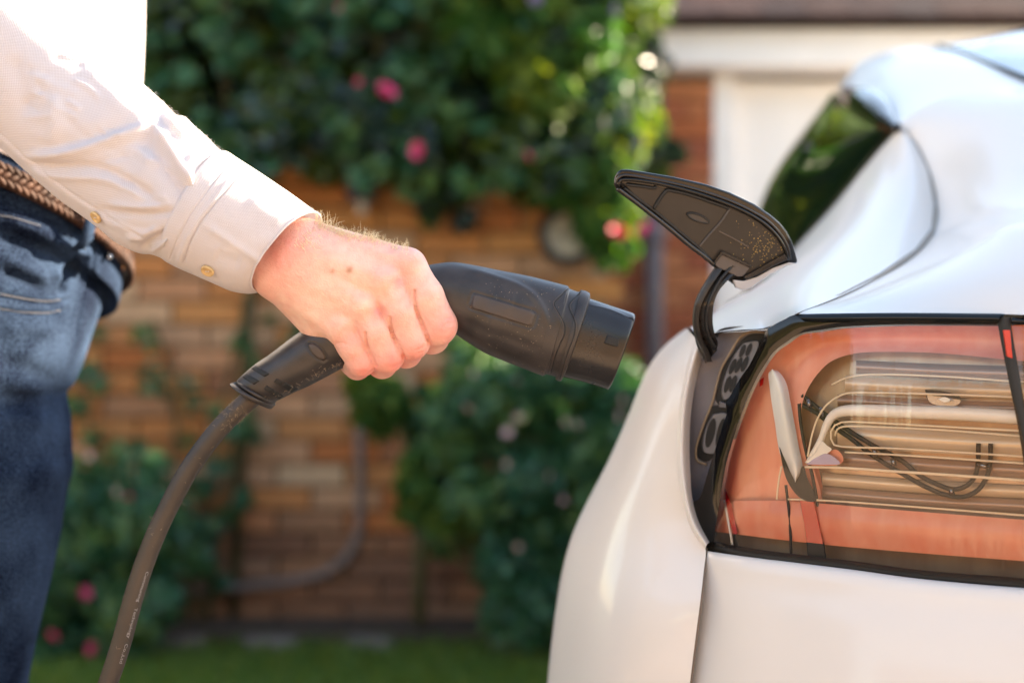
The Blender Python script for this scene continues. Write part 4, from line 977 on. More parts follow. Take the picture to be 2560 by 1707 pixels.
IA = zF([(1090, 850), (1040, 885), (980, 940), (925, 1005), (892, 1080), (878, 1180), (880, 1260), (895, 1330), (915, 1385), (905, 1440)])
def arm_band(name, A, B, ya, yb, m, par):
    a = spline(A, 50); b = spline(B, 50); V = []
    for p, q in zip(a, b):
        f1 = P(p[0], p[1], YA(*p)+ya); f2 = P(q[0], q[1], YA(*q)+yb)
        V += [f1, f2, (f2[0], f2[1]+.010, f2[2]), (f1[0], f1[1]+.010, f1[2])]
    o = mesh_obj(name, V, grid_faces(50, 4, True)+[(0, 1, 2, 3), (196, 199, 198, 197)], m, par, True); bevel(o, .0006, 2); return o
arm = arm_band('hinge_arm', OA, IA, .004, .000, M['black_smooth'], car)
arm_band('outer_rail', OA, MA, -.002, -.003, M['flap_in'], arm)
arm_band('groove', zF([(1010, 820), (930, 915), (870, 1020), (835, 1110), (822, 1190), (825, 1280), (850, 1360), (888, 1430)]), zF([(1030, 830), (945, 925), (885, 1030), (850, 1115), (838, 1190), (842, 1275), (868, 1350), (903, 1410)]), -.0035, -.0035, M['gap'], arm)

# ------------------------------------------------------------------ the charging plug and its cable
HY = .989
plug = thing('charging_plug', P(1100, 740, HY), 'scuffed black vehicle charging plug gripped in the hand and pointing at the car', 'charging plug')
s_ = .000273
def zc(*a): return Z([a], 1040, 600, 3.7333)[0]
rows = [(594, 950, 688, 1003, HY, .0165), (606, 938, 703, 997, HY, .0175), (639, 910, 734, 981, HY, .0185), (673, 887, 769, 966, HY, .0195), (746, 832, 862, 917, HY, .0205),
        (850, 765, 945, 872, HY, .021), (950, 705, 1035, 848, HY, .021), (1050, 668, 1096, 828, HY, .022), (1107, 657, 1122, 826, HY, .0235), (1139, 656, 1140, 836, HY, .0245), (1185, 663, 1165, 853, HY, .026), (1254, 677, 1212, 882, HY, .028),
        (1321, 690, 1262, 903, HY, .0295), (1370, 702, 1308, 921, HY, .0297), (1420, 715, 1357, 940, HY, .0298)]
marks = [(zC([(430, 265), (600, 310), (800, 375), (950, 430), (1080, 510), (1160, 610), (1200, 700), (1240, 820)]), 9, 1.3),
         (zC([(400, 720), (500, 780), (640, 850), (820, 900), (1000, 970), (1150, 1030)]), 13, -.7),
         (zC([(700, 620), (900, 680)]), 60, .9),
         (zC([(540, 488), (1115, 660), (1137, 690), (1100, 805), (1065, 822), (505, 640), (485, 610), (520, 500), (545, 488)]), 2.2, -.7, 'poly'),
         (zH([(1310, 180), (1400, 195), (1480, 262), (1540, 360), (1552, 412), (1515, 437), (1415, 395), (1335, 305), (1293, 220), (1310, 180)]), 2.4, -.9, 'poly')]
body = loft('body', rows, 300, 220, M['black_plastic'], plug, 2.25, marks)
bb = bvh_of(body)
def surfY(bv, off=0.0, dflt=HY-.025):
    def f(x, y):
        h, n = on(bv, x, y); return (h.y if h else dflt)+off
    return f
def decal(name, poly, bv, off, m, parent, rings=7):
    p = np.array(poly, float); c = p.mean(0); V = []; F = []; n = len(p)
    for k in range(rings):
        t = 1-k/(rings-.0) if k else 1.0
        for q in p:
            x, y = c+(q-c)*t; h, nn = on(bv, x, y, off if k else off-.0006); V.append(h if h else Vector(P(x, y, HY-.02)))
    h, nn = on(bv, c[0], c[1], off); V.append(h)
    F = grid_faces(rings, n, True)+[((rings-1)*n+i, (rings-1)*n+(i+1) % n, rings*n) for i in range(n)]
    o = mesh_obj(name, V, F, m, parent, True); add_mod(o, 'SOLIDIFY', thickness=.0003, offset=0); return o
def dense(poly, k=5): 
    out = []
    for i in range(len(poly)):
        a, b = np.array(poly[i]), np.array(poly[(i+1) % len(poly)]); out += [tuple(a+(b-a)*j/k) for j in range(k)]
    return out
M['label'] = mat('label_grey', (.055, .04, .034), .45, var=.12, vs=60)
decal('label_panel', dense(zC([(545, 498), (1100, 664), (1124, 690), (1095, 795), (1065, 808), (512, 634), (498, 610), (528, 508)]), 8), bb, .0004, M['label'], plug)
for sl in ([(622, 488), (805, 600), (742, 637), (560, 528)], [(500, 588), (672, 692), (602, 742), (445, 638)], [(895, 660), (990, 700), (940, 748), (858, 704)], [(765, 750), (850, 800), (810, 852), (730, 794)], [(1008, 708), (1175, 792), (1095, 845), (955, 752)], [(862, 806), (992, 885), (930, 928), (828, 862)]):
    decal('vent_slot', dense(zH(sl), 4), bb, .0004, M['hole'], plug)  # flat black patches put the slots' inner shade into colour
decal('button', smooth_poly(zH([(1315, 192), (1395, 208), (1470, 272), (1528, 362), (1538, 405), (1512, 422), (1422, 382), (1345, 296), (1306, 222)]), 30), bb, .0004, M['label'], plug)
# rings at the cable end
for k, (a, b_) in enumerate((((300, 735), (820, 1045)), ((392, 690), (850, 985)))):
    a = zH([a])[0]; b_ = zH([b_])[0]; w = (9, -6) if k == 0 else (6, -4)
    loft('cable_ring', [(a[0]-1, a[1]+1, b_[0]-3, b_[1]+1, HY, .016), (a[0]-5+2, a[1]-1, b_[0]-1, b_[1]+3, HY, .0185), (a[0]+w[0], a[1]+w[1], b_[0]+w[0], b_[1]+w[1], HY, .0185), (a[0]+w[0]+3, a[1]+w[1]+1, b_[0]+w[0]+2, b_[1]+w[1]-2, HY, .016)], 10, 64, M['black_plastic'], plug)
loft('cable_neck', [(588, 965, 672, 1012, HY, .014), (612, 945, 690, 992, HY, .014)], 6, 48, M['hole'], plug)
# shroud between body and nozzle
seam1 = zC([(1436, 436), (1370, 505), (1300, 575), (1296, 612), (1345, 700), (1390, 800), (1386, 880), (1350, 960), (1305, 1070), (1275, 1180), (1250, 1285)])
seam2 = zC([(1545, 478), (1490, 530), (1432, 600), (1432, 640), (1470, 730), (1486, 790), (1475, 890), (1430, 1010), (1390, 1130), (1345, 1295)])
sh = loft('shroud', [(1395, 712, 1335, 930, HY, .0300), (1421, 718, 1362, 938, HY, .0300), (1424, 722, 1364, 935, HY, .0291), (1450, 730, 1392, 944, HY, .0291), (1451, 725, 1389, 948, HY, .0302), (1474, 733, 1402, 952, HY, .0302), (1475, 744, 1407, 942, HY, .0285)],
          120, 160, M['black_plastic'], plug, 2.25, [([(x-8, y) for x, y in seam1], 7, .5, 'poly'), ([(x+6, y) for x, y in seam2], 6, .35, 'poly')],
          ks=[0, 26, 28, 56, 58, 80, 82])
shb = bvh_of(sh)
def seam_line(pts, r_, m):
    q = []
    for x, y in spline(pts, 46):
        c1, _ = on(bb, x, y, -.0001); c2, _ = on(shb, x, y, -.0001)
        c3 = min([c for c in (c1, c2) if c], key=lambda c: c.y, default=None)
        if c3: q.append(tuple(c3))
    v, f = tube_vf(q, r_, 6); mesh_obj('seam_line', v, f, m, plug)
seam_line(seam1, .0005, M['hole']); seam_line([(x-3.2, y-.5) for x, y in seam1], .0004, M['label'])
seam_line(seam2, .0004, M['hole']); seam_line([(x+2.6, y) for x, y in seam2], .0003, M['label'])
nz_rows = [(1468, 744, 1402, 941, HY, .0268), (1530, 765, 1466, 957, HY, .0268), (1578, 781, 1514, 972, HY, .0268), (1585, 785, 1519, 973, HY, .0262), (1586.5, 788, 1520.5, 971, HY, .0255)]
nzl = loft('nozzle', nz_rows, 60, 128, M['black_smooth'], plug, 2.6, [(zC([(1620, 610), (1800, 650), (2010, 740)]), 3, .5), (zC([(1440, 1230), (1620, 1270), (1790, 1330)]), 3, .4)], caps=False)
add_mod(nzl, 'SOLIDIFY', thickness=.0028, offset=-1)
loft('nozzle_face', [(1540, 780, 1490, 950, HY, .0238), (1566, 790, 1506, 958, HY, .0238)], 4, 64, M['black_smooth'], plug, 2.4)
nb_ = bvh_of(nzl)
decal('latch_hole', dense(zC([(1783, 886), (1900, 922), (1880, 1000), (1755, 964)]), 4), nb_, .0004, M['hole'], plug)
ax_ = Vector((.956, 0, -.292)); cN = Vector(P(1514, 866, HY))
for dy, dz in ((0, 0), (-.012, 0), (.012, 0), (-.006, .0105), (.006, .0105), (-.007, -.0105), (.007, -.0105)):
    up = Vector((.292, 0, .956)); p0 = cN+Vector((0, dy, 0))+up*dz; v, f = tube_vf([p0, p0+ax_*.009], .0032, 12); mesh_obj('pin', v, f, M['socket'], plug)
# cable
cpts = [P(x, y, HY) for x, y in [(640, 985), (604, 1016), (560, 1058), (522, 1103), (484, 1155), (452, 1208), (424, 1262), (398, 1315), (375, 1370), (355, 1425), (337, 1482), (321, 1540), (305, 1600), (288, 1655), (270, 1707), (240, 1800), (215, 1950), (195, 2200), (180, 2700), (170, 3300)]]
cpts += [(-.318, .99, .08), (-.36, 1.0, .02), (-.45, 1.02, .0135), (-.9, 1.3, .0135), (-1.6, 2.2, .0135), (-2.6, 2.6, .0135)]
cp = np.array(cpts); kk = np.r_[0, np.cumsum(np.linalg.norm(np.diff(cp, axis=0), axis=1))]
CS = spline(cp, 420, kk); CR_ = .00685
v, f = tube_vf([tuple(q) for q in CS], CR_, 28); cable = mesh_obj('charging_cable', v, f, M['rubber'], None)
tag(cable, 'thick dusty black charging cable curving down from the plug to the ground', 'cable')
CL = np.r_[0, np.cumsum(np.linalg.norm(np.diff(CS, axis=0), axis=1))]
def cable_at(L, ang):
    c = np.array([np.interp(L, CL, CS[:, i]) for i in range(3)]); c2 = np.array([np.interp(L+.002, CL, CS[:, i]) for i in range(3)])
    t = c2-c; t /= np.linalg.norm(t); right = np.cross(t, [0, -1, 0]); right /= np.linalg.norm(right)
    if right[0] < 0: right = -right
    fr = np.array([0, -1, 0])
    return c + (fr*math.cos(ang)+right*math.sin(ang))*(CR_+.00012)
cpy = 853.5-(CS[:, 2]-CAMZ)/(K*CS[:, 1])
NM = int(np.argmax(cpy > 2600)); L_at = lambda py: float(np.interp(py, cpy[:NM], CL[:NM]))
def text_mesh(s, size=1.0):
    cu = bpy.data.curves.new('t', 'FONT'); cu.body = s; cu.size = size; o = bpy.data.objects.new('t', cu); COL.objects.link(o)
    bpy.context.view_layer.update(); dg = bpy.context.evaluated_depsgraph_get(); me = bpy.data.meshes.new_from_object(o.evaluated_get(dg))
    bpy.data.objects.remove(o); return me
for word, y0, y1 in (('Communing', 1420, 1496), ('Technology', 1511, 1586), ('Co.,Ltd', 1600, 1648)):
    me = text_mesh(word); xs = [v.co.x for v in me.vertices]; x0, x1 = min(xs), max(xs); L0, L1 = L_at(y0), L_at(y1)
    for v in me.vertices:
        L = L0+(v.co.x-x0)/(x1-x0)*(L1-L0); ang = .62+v.co.y*.46
        v.co = cable_at(L, ang)
    me.materials.append(M['print']); o = bpy.data.objects.new('print', me); COL.objects.link(o); attach(o, cable)
# dust fibres and cobweb round the cable end
b = MB()
for i in range(110):
    L = abs(rng.normal(.006, .009)) if i < 90 else rng.uniform(0, .2); ang = rng.uniform(-1.7, 1.9); c0_ = cable_at(L+.012, ang); q = [c0_]
    for k in range(4): q.append(q[-1]+rng.normal(0, .0009, 3)-(q[-1]-c0_)*.1)
    b.tube([tuple(x) for x in q], .00007, 3, False)
for i in range(60):
    t = rng.random(); px_ = 665+t*250+rng.normal(0, 4); py_ = 1003-t*130+rng.normal(0, 4)-5; h, n = on(bb, px_, py_, .0003)
    if h: q = [np.array(h)+rng.normal(0, .0009, 3)*np.array([1, .3, 1])*k for k in range(3)]; b.tube([tuple(x) for x in q], .00008, 3, False)
for i in range(260):
    x_ = rng.uniform(1170, 1400); y_ = rng.uniform(700, 945); h, n = on(bb, x_, y_, .0001)
    if h and rng.random() < .25+(x_-1170)/230*.75:
        r_ = rng.uniform(.00005, .00014); b.tube([tuple(h), tuple(h+Vector((rng.normal(0, .0004), -.0001, rng.normal(0, .0004))))], r_, 4)
d_ = b.build('dust', M['dust'], plug); d_['kind'] = 'stuff'

# ------------------------------------------------------------------ the person
person = thing('person', (-.5, 1.25, 0), 'person in white shirt and blue jeans holding the charging plug out towards the car', 'person')
def surface_nets(Fv, org, h):
    s = Fv < 0; nx, ny, nz = Fv.shape
    off = [(i, j, k) for i in (0, 1) for j in (0, 1) for k in (0, 1)]
    sub = lambda A, o: A[o[0]:nx-1+o[0], o[1]:ny-1+o[1], o[2]:nz-1+o[2]]
    cnt = sum(sub(s, o).astype(np.int8) for o in off); act = (cnt > 0) & (cnt < 8)
    ids = -np.ones(act.shape, int); I = np.argwhere(act); ids[act] = np.arange(len(I))
    acc = np.zeros((len(I), 3)); num = np.zeros(len(I))
    val = {o: Fv[I[:, 0]+o[0], I[:, 1]+o[1], I[:, 2]+o[2]] for o in off}
    for a in off:
        for ax in range(3):
            if a[ax]: continue
            c = list(a); c[ax] = 1; c = tuple(c); f0, f1 = val[a], val[c]; u = (f0 < 0) != (f1 < 0)
            t = np.where(u, f0/np.where(u, f0-f1, 1), 0); p = np.zeros((len(I), 3)); p[:] = a; p[:, ax] = t
            acc += p*u[:, None]; num += u
    V = (I+acc/num[:, None])*h+np.array(org); Q = []
    for ax in range(3):
        a1, a2 = (ax+1) % 3, (ax+2) % 3
        lo = [slice(None)]*3; hi = [slice(None)]*3; lo[ax] = slice(0, -1); hi[ax] = slice(1, None)
        s0, s1_ = s[tuple(lo)], s[tuple(hi)]; E = np.argwhere(s0 != s1_); E = E[(E[:, a1] > 0) & (E[:, a2] > 0) & (E[:, a1] < s.shape[a1]-1) & (E[:, a2] < s.shape[a2]-1)]
        def g(d1, d2):
            q = E.copy(); q[:, a1] += d1; q[:, a2] += d2; return ids[q[:, 0], q[:, 1], q[:, 2]]
        f = np.stack([g(-1, -1), g(0, -1), g(0, 0), g(-1, 0)], 1); inv = s0[E[:, 0], E[:, 1], E[:, 2]]
        f[~inv] = f[~inv][:, ::-1]; Q.append(f)
    Q = np.concatenate(Q); Q = Q[(Q >= 0).all(1)]
    return V, Q
def cone(Pt, a, b, ra, rb):
    a = np.array(a, float); ab = np.array(b, float)-a; pa = Pt-a
    t = np.clip(pa@ab/(ab@ab+1e-9), 0, 1); return np.linalg.norm(pa-t[..., None]*ab, axis=-1)-(ra+(rb-ra)*t)
def smin(a, b, k): h = np.clip(.5+.5*(b-a)/k, 0, 1); return b+(a-b)*h-k*h*(1-h)
h_ = 3.0; org = (395.0, 290.0, -125.0); dims = (260, 230, 118)
gx, gy, gz = [np.arange(n)*h_+o for n, o in zip(dims, org)]
G3 = np.stack(np.meshgrid(gx, gy, gz, indexing='ij'), -1).astype(np.float32)
palm = None
for a, b_, ra, rb in [((765, 602, -5), (1018, 668, -22), 54, 47), ((735, 622, -30), (962, 704, -42), 55, 44), ((712, 660, -25), (903, 766, -36), 57, 42), ((690, 684, 0), (850, 816, -18), 56, 41),
                      ((700, 712, 30), (795, 808, 35), 44, 47), ((760, 690, 25), (925, 745, 18), 68, 56), ((735, 594, 0), (470, 400, 0), 50, 44), ((682, 680, 5), (430, 500, 8), 56, 50),
                      ((760, 640, 60), (895, 680, 140), 46, 38)]:
    d = cone(G3, a, b_, ra, rb); palm = d if palm is None else smin(palm, d, 30)
def chain(pts, rs, k=10):
    d = None
    for i in range(len(pts)-1):
        e = cone(G3, pts[i], pts[i+1], rs[i], rs[i+1]); d = e if d is None else smin(d, e, k)
    return d
fing = [chain([(1018, 668, -22), (1060, 742, -22), (1091, 813, -4), (1080, 842, 55), (1062, 838, 140), (1030, 765, 178)], [47, 49, 51, 42, 38, 33]),
        chain([(964, 706, -42), (1000, 780, -36), (1028, 853, -12), (1015, 880, 50), (1000, 872, 130), (975, 790, 172)], [43, 44, 46, 39, 36, 31]),
        chain([(905, 768, -36), (938, 828, -30), (967, 888, -8), (955, 908, 50), (942, 900, 125), (915, 815, 165)], [41, 42, 43, 37, 34, 30]),
        chain([(852, 818, -18), (880, 862, -14), (903, 902, 0), (893, 915, 50), (882, 908, 110), (858, 840, 150)], [38, 38, 38, 33, 31, 28]),
        chain([(880, 676, 135), (985, 690, 178), (1075, 728, 186)], [38, 36, 31])]
fs = fing[0]
for d in fing[1:4]: fs = smin(fs, d, 2.0)
hand = smin(palm, fs, 14); hand = smin(hand, fing[4], 14)
for c_, r_ in (((1018, 652, -52), 20), ((966, 700, -72), 18), ((907, 762, -64), 17), ((853, 812, -44), 15)):
    hand = smin(hand, np.linalg.norm(G3-np.array(c_, np.float32), axis=-1)-r_, 26)
for a, b_ in (((790, 612, -46), (950, 694, -76)), ((770, 650, -58), (895, 752, -70)), ((800, 596, -38), (1000, 650, -58))):
    hand = smin(hand, cone(G3, a, b_, 7, 7), 20)
for c_, r_, k_ in (((996, 716, -96), 15, 24), ((932, 792, -92), 13, 20), ((872, 832, -72), 10, 16)):     # hollows between the knuckles
    hand = -smin(-hand, np.linalg.norm(G3-np.array(c_, np.float32), axis=-1)-r_, k_)
V, Q = surface_nets(hand, org, h_)
def relax(V, Q, it=3):
    E = np.concatenate([Q[:, [0, 1]], Q[:, [1, 2]], Q[:, [2, 3]], Q[:, [3, 0]]]); E = np.r_[E, E[:, ::-1]]
    cnt = np.bincount(E[:, 0], minlength=len(V))[:, None]+1e-9
    for i in range(it*2):
        m_ = np.stack([np.bincount(E[:, 0], V[E[:, 1], k], len(V)) for k in range(3)], 1)/cnt; V = V+(m_-V)*(.5 if i % 2 == 0 else -.45)
    return V
V = relax(V, Q, 4)
pxy = V.copy()
Yw = .970+V[:, 2]*s_
W = np.stack([(V[:, 0]-1280)*K*Yw, Yw, CAMZ-(V[:, 1]-853.5)*K*Yw], 1)
def vert_normals(V, Q):
    n = np.cross(V[Q[:, 2]]-V[Q[:, 0]], V[Q[:, 3]]-V[Q[:, 1]]); N = np.zeros_like(V)
    for k in range(4): np.add.at(N, Q[:, k], n)
    return N/(np.linalg.norm(N, axis=1, keepdims=True)+1e-12)
N = vert_normals(W, Q)
if ((W-W.mean(0))*N).sum() < 0: N = -N; Q = Q[:, ::-1]
def z2(p): return Z(p, 560, 450, 2.8514)
hm = [(z2([(1535, 1040), (1560, 995), (1600, 980), (1640, 990)]), 3.2, -.7), (z2([(1560, 1060), (1590, 1025), (1630, 1020)]), 2.6, -.6), (z2([(1515, 1030), (1530, 990), (1580, 960)]), 2.5, -.35),
      (z2([(1360, 1215), (1400, 1205), (1440, 1175)]), 3, -.6), (z2([(1375, 1235), (1420, 1225)]), 2.5, -.4), (z2([(1170, 1340), (1225, 1325), (1270, 1295)]), 3, -.6), (z2([(965, 1385), (1030, 1375), (1075, 1350)]), 3, -.6),
      (z2([(985, 1370), (1040, 1350)]), 2.4, -.4), (z2([(1355, 790), (1358, 860), (1380, 950), (1430, 1070), (1465, 1165)]), 3.2, -2.2, 'flat'), (z2([(1180, 985), (1195, 1080), (1250, 1195), (1285, 1268)]), 3.2, -2.2, 'flat'), (z2([(1004, 1090), (1015, 1170), (1055, 1265), (1083, 1325)]), 3, -2.2, 'flat'),
      (z2([(1180, 545), (1230, 510), (1310, 520)]), 6, .5), (z2([(330, 560), (380, 640), (420, 720)]), 6, -.4), (z2([(400, 500), (450, 600), (480, 700)]), 5, -.3), (z2([(760, 1180), (820, 1160), (900, 1180)]), 4, -.4)]
for i in range(26):
    x = rng.uniform(300, 900); y = rng.uniform(480, 1050); l = rng.uniform(40, 110); a = rng.uniform(.6, 1.3)
    hm.append((z2([(x, y), (x+l*.5*math.cos(a)+rng.normal(0, 8), y+l*.5*math.sin(a)), (x+l*math.cos(a), y+l*math.sin(a))]), 4, rng.choice([-.16, .16])))
W = strokes(W, N, hm)
base = np.array([.84, .47, .38]); red = np.array([.82, .24, .20]); pale = np.array([.88, .60, .47]); colr = np.tile(base, (len(W), 1))
def blob(cx, cy, r, c, a):
    d = np.hypot(pxy[:, 0]-cx, pxy[:, 1]-cy); w = (np.exp(-(d/r)**2)*a)[:, None]; colr[:] = colr*(1-w)+np.array(c)*w
for cx, cy, r, a in ((1120, 820, 45, .6), (1045, 890, 36, .7), (985, 915, 34, .75), (915, 930, 36, .8), (880, 850, 40, .35), (1000, 700, 26, .5), (940, 780, 22, .5), (700, 640, 60, .45), (720, 580, 50, .35), (1040, 640, 30, .25)): blob(cx, cy, r, red, a)
for cx, cy, r, a in ((860, 700, 90, .6), (780, 780, 60, .6), (960, 720, 30, .5), (905, 770, 26, .5)): blob(cx, cy, r, pale, a)
blob(998, 706, 13, (.62, .28, .40), .35); blob(942, 780, 10, (.6, .26, .36), .3)
blob(873, 676, 8, (.48, .2, .1), .8); blob(831, 679, 6, (.52, .22, .12), .6); blob(878, 671, 5, (.5, .2, .12), .5)
colr = np.c_[colr, np.ones(len(colr))]
body_o = mesh_obj('body', W, Q, M['skin'], person, True, None, {'skin': ('POINT', 'FLOAT_COLOR', colr)})
hb_ = bvh_of(body_o)
# blond hairs on wrist and back of hand
b = MB()
def hair(root, n, length, curl, up):
    length *= rng.choice([.7, 1, 1.35]); curl *= 1.7
    d = (Vector(n)*.6+Vector(up)).normalized(); q = [Vector(root)]; w = Vector((rng.normal(), rng.normal()*.4, rng.normal())).normalized(); k_ = 7
    for i in range(k_):
        q.append(q[-1]+d*length/k_); d = (d+w.cross(d)*curl+Vector(rng.normal(0, .12, 3))).normalized()
    b.tube([tuple(x) for x in q], [.00011]*4+[.0001, .00009, .00006, .00003], 3, False)
topx = np.interp
for i in range(430):
    px_ = 786+235*rng.random()**1.05; ty = np.interp(px_, [780, 827, 858, 911, 963, 1016, 1037], [544, 566, 578, 586, 597, 612, 620])
    h, n = on(hb_, px_, ty+3+abs(rng.normal(0, 9)))
    if h is None: continue
    L = rng.uniform(.004, .0085)*(1.25-.5*(px_-786)/235); hair(h, n, L, rng.normal(0, .5), (rng.uniform(-.1, .7), rng.uniform(-.4, .3), .9))
for i in range(120):
    px_ = rng.uniform(735, 800); py_ = rng.uniform(562, 615); h, n = on(hb_, px_, py_)
    if h: hair(h, n*.4, rng.uniform(.003, .006), rng.normal(0, .25), (.45, -.1, -.8))
b.build('arm_hair', M['skinhair'], person, True)

# ---- shirt: torso with sleeve, cuff, buttons
SY = 1.27
srows = [(284, 500, -509, 500, SY, .1715), (292, 440, -512, 440, SY, .177), (306, 350, -516, 350, SY, .178), (318, 260, -510, 260, SY, .176), (326, 180, -500, 170, SY, .175), (334, 60, -505, -60, SY, .178), (336, -60, -500, -160, SY, .18), (325, -350, -520, -420, SY, .19), (280, -650, -520, -700, SY, .2), (180, -900, -460, -920, SY, .2), (0, -1010, -330, -1020, SY, .12), (-110, -1040, -220, -1040, SY, .06)]
def hem(V):
    V = V.copy(); w = np.clip((1.25-V[..., 2])/.2, 0, 1); V[..., 2] += w*(-.025*(V[..., 0]+.497)/.142+-.05*(V[..., 1]-1.27)/.17); return V
shirt = loft('shirt', srows, 150, 120, M['shirt'], person, 2.2, [([(200, -300), (240, -60), (262, 180)], 14, 3), ([(120, -200), (190, -20), (300, 200)], 16, -3)], fn=hem)
rows = [(-60, -760, -330, -660, 1.10, .07), (30, -480, -350, -380, 1.07, .066), (90, -250, -330, -60, 1.045, .062), (150, -40, -230, 150, 1.03, .058), (205, 48, -80, 290, 1.02, .055), (262, 112, 40, 404, 1.01, .052), (325, 181, 150, 500, 1.0, .049), (357, 210, 200, 536, .995, .048), (402, 250, 252, 574, .99, .046),
        (440, 287, 290, 606, .985, .044), (464, 294, 322, 623, .98, .043), (482, 312, 350, 634, .978, .042), (513, 339, 376, 636, .975, .041), (545, 371, 402, 645, .972, .039), (566, 384, 416, 655, .971, .037)]
def zS(p): return Z(p, 0, 0, 2.24)
sm = [(zS([(150, 880), (400, 850), (600, 790), (850, 710), (915, 655)]), 15, 5), (zS([(200, 830), (450, 790), (700, 700)]), 22, -2.5),
      (zS([(860, 705), (960, 850), (1040, 980), (1100, 1075)]), 12, 5), (zS([(800, 760), (900, 900), (980, 1030), (1020, 1120)]), 20, -3),
      (zS([(130, 905), (300, 930), (550, 940), (750, 1030), (930, 1170)]), 12, -3.5), (zS([(180, 960), (350, 990), (600, 1010), (800, 1110)]), 10, 2),
      (zS([(550, 1170), (700, 1195), (850, 1200), (990, 1180)]), 9, -2.5), (zS([(600, 1140), (800, 1160), (970, 1140)]), 8, 1.8),
      (zS([(1210, 880), (1150, 930), (1120, 1000), (1095, 1050)]), 7, -5), (zS([(1250, 930), (1180, 990), (1130, 1060)]), 6, -4), (zS([(1230, 900), (1165, 965), (1110, 1050)]), 4, 2.5), (zS([(1080, 860), (1060, 940), (1080, 1020)]), 10, 2.5),
      (zS([(780, 1400), (860, 1330), (960, 1290), (1010, 1230)]), 9, -3), (zS([(840, 1410), (930, 1350), (1000, 1290)]), 7, 2.5), (zS([(700, 1330), (800, 1320), (900, 1270)]), 10, 2.2),
      (zS([(300, 530), (310, 650), (290, 850)]), 20, 2.5), (zS([(60, 300), (120, 500), (150, 700)]), 26, -2.5), (zS([(470, 350), (600, 500), (760, 640), (870, 690)]), 26, 2.5),
      (zS([(900, 640), (960, 700), (1040, 780)]), 8, 3), (zS([(1040, 690), (1120, 790), (1220, 870)]), 8, -2.5),
      (zS([(0, 745), (140, 880), (400, 1080), (620, 1225), (800, 1320)]), 2.4, -1.0, 'poly'), (zS([(0, 775), (140, 905), (400, 1105), (620, 1250), (800, 1345)]), 9, .9, 'poly'), (zS([(640, 1240), (760, 1290), (850, 1300)]), 6, 1.4)]
for i in range(30):
    x = rng.uniform(60, 1000); y = 300+x*.62+rng.uniform(-160, 330); a = rng.uniform(-.6, .8); l = rng.uniform(90, 240)
    sm.append((zS([(x, y), (x+l*.5*math.cos(a), y+l*.5*math.sin(a)+rng.normal(0, 14)), (x+l*math.cos(a), y+l*math.sin(a))]), rng.uniform(6, 14), rng.choice([-1, 1])*rng.uniform(.5, 1.3)))
sleeve = loft('sleeve', rows, 330, 260, M['shirt'], shirt, 2.0, sm, caps=False)
add_mod(sleeve, 'SOLIDIFY', thickness=.0006, offset=-1)
def bow(V):
    n = V.shape[0]; c = V.mean(1, keepdims=True); near = np.clip((c[..., 1]-V[..., 1])/.03, -.6, 1)
    t = (np.linspace(0, 1, n)[:, None]); V = V.copy(); V[..., 0] -= near*.0050*(.4+.6*t); V[..., 2] += near*.0035*(.4+.6*t); return V
crow = [(566, 379, 410, 650, .9715, .0385), (572, 381, 416, 655, .9715, .0395), (590, 393, 440, 668, .971, .0395), (640, 425, 490, 690, .970, .038), (700, 465, 545, 714, .970, .0365), (732, 487, 575, 727, .970, .0355), (775, 518, 612, 733, .970, .0345), (786, 526, 628, 731, .970, .034), (794, 533, 638, 727, .970, .0335)]
cm = [(zS([(1335, 985), (1220, 1120), (1130, 1230), (1070, 1340), (1030, 1460)]), 2.2, -1.3, 'poly'), (zS([(1310, 985), (1195, 1120), (1105, 1230), (1045, 1340), (1005, 1460)]), 8, .8, 'poly'), (zS([(1290, 905), (1180, 1040), (1060, 1210), (985, 1360), (950, 1450)]), 1.8, -.7, 'poly'),
      (zS([(1740, 1210), (1640, 1330), (1545, 1460), (1480, 1560), (1450, 1620)]), 1.8, -.6, 'poly'), (zS([(1120, 1240), (1300, 1360), (1550, 1530)]), 10, 1.2), (zS([(1400, 1100), (1500, 1200), (1600, 1230)]), 22, 1.5), (zS([(1200, 1420), (1350, 1480)]), 18, -1.2)]
cuff = loft('cuff', crow, 150, 240, M['shirt'], shirt, 2.0, cm, caps=False, fn=bow)
add_mod(cuff, 'SOLIDIFY', thickness=.0014, offset=-1)
v, f = tube_vf([tuple(q) for q in np.array([v_.co[:] for v_ in cuff.data.vertices])[-240:][list(range(0, 240, 2))+[0]]], .0009, 6, False); mesh_obj('cuff_edge', v, f, M['shirt'], shirt)
def button(bv, px_, py_, r, parent):
    h, n = on(bv, px_, py_, .0012)
    if h is None: return
    up = Vector(n); a = up.cross(Vector((0, 0, 1))).normalized(); c_ = up.cross(a); V = []; F = []; prof = [(0, .0006), (.35, .0005), (.6, .0006), (.8, .0013), (.95, .0012), (1, .0004), (.95, -.0008), (0, -.001)]; n_ = 28
    for rr_, zz in prof:
        for k in range(n_): t = 2*math.pi*k/n_; V.append(h+(a*math.cos(t)+c_*math.sin(t))*r*rr_+up*zz)
    o = mesh_obj('button', V, grid_faces(len(prof), n_, True), M['btn'], parent)
    hb2 = MB()
    for k in range(2): p0 = h+a*(.0011*(1 if k else -1))+up*.0007; hb2.tube([p0-up*.0004, p0+up*.0002], .00045, 8)
    hb2.tube([h-a*.0011+up*.0009, h+a*.0011+up*.0009], .0002, 5)
    o2 = hb2.build('thread', M['shirt'], parent); return o
button(bvh_of(sleeve), 243, 541, .0046, shirt)
button(bvh_of(cuff), 521, 674, .0047, shirt)
b = MB()          # loose fibres along the sunlit edge of the cloth
sb = bvh_of(sleeve)
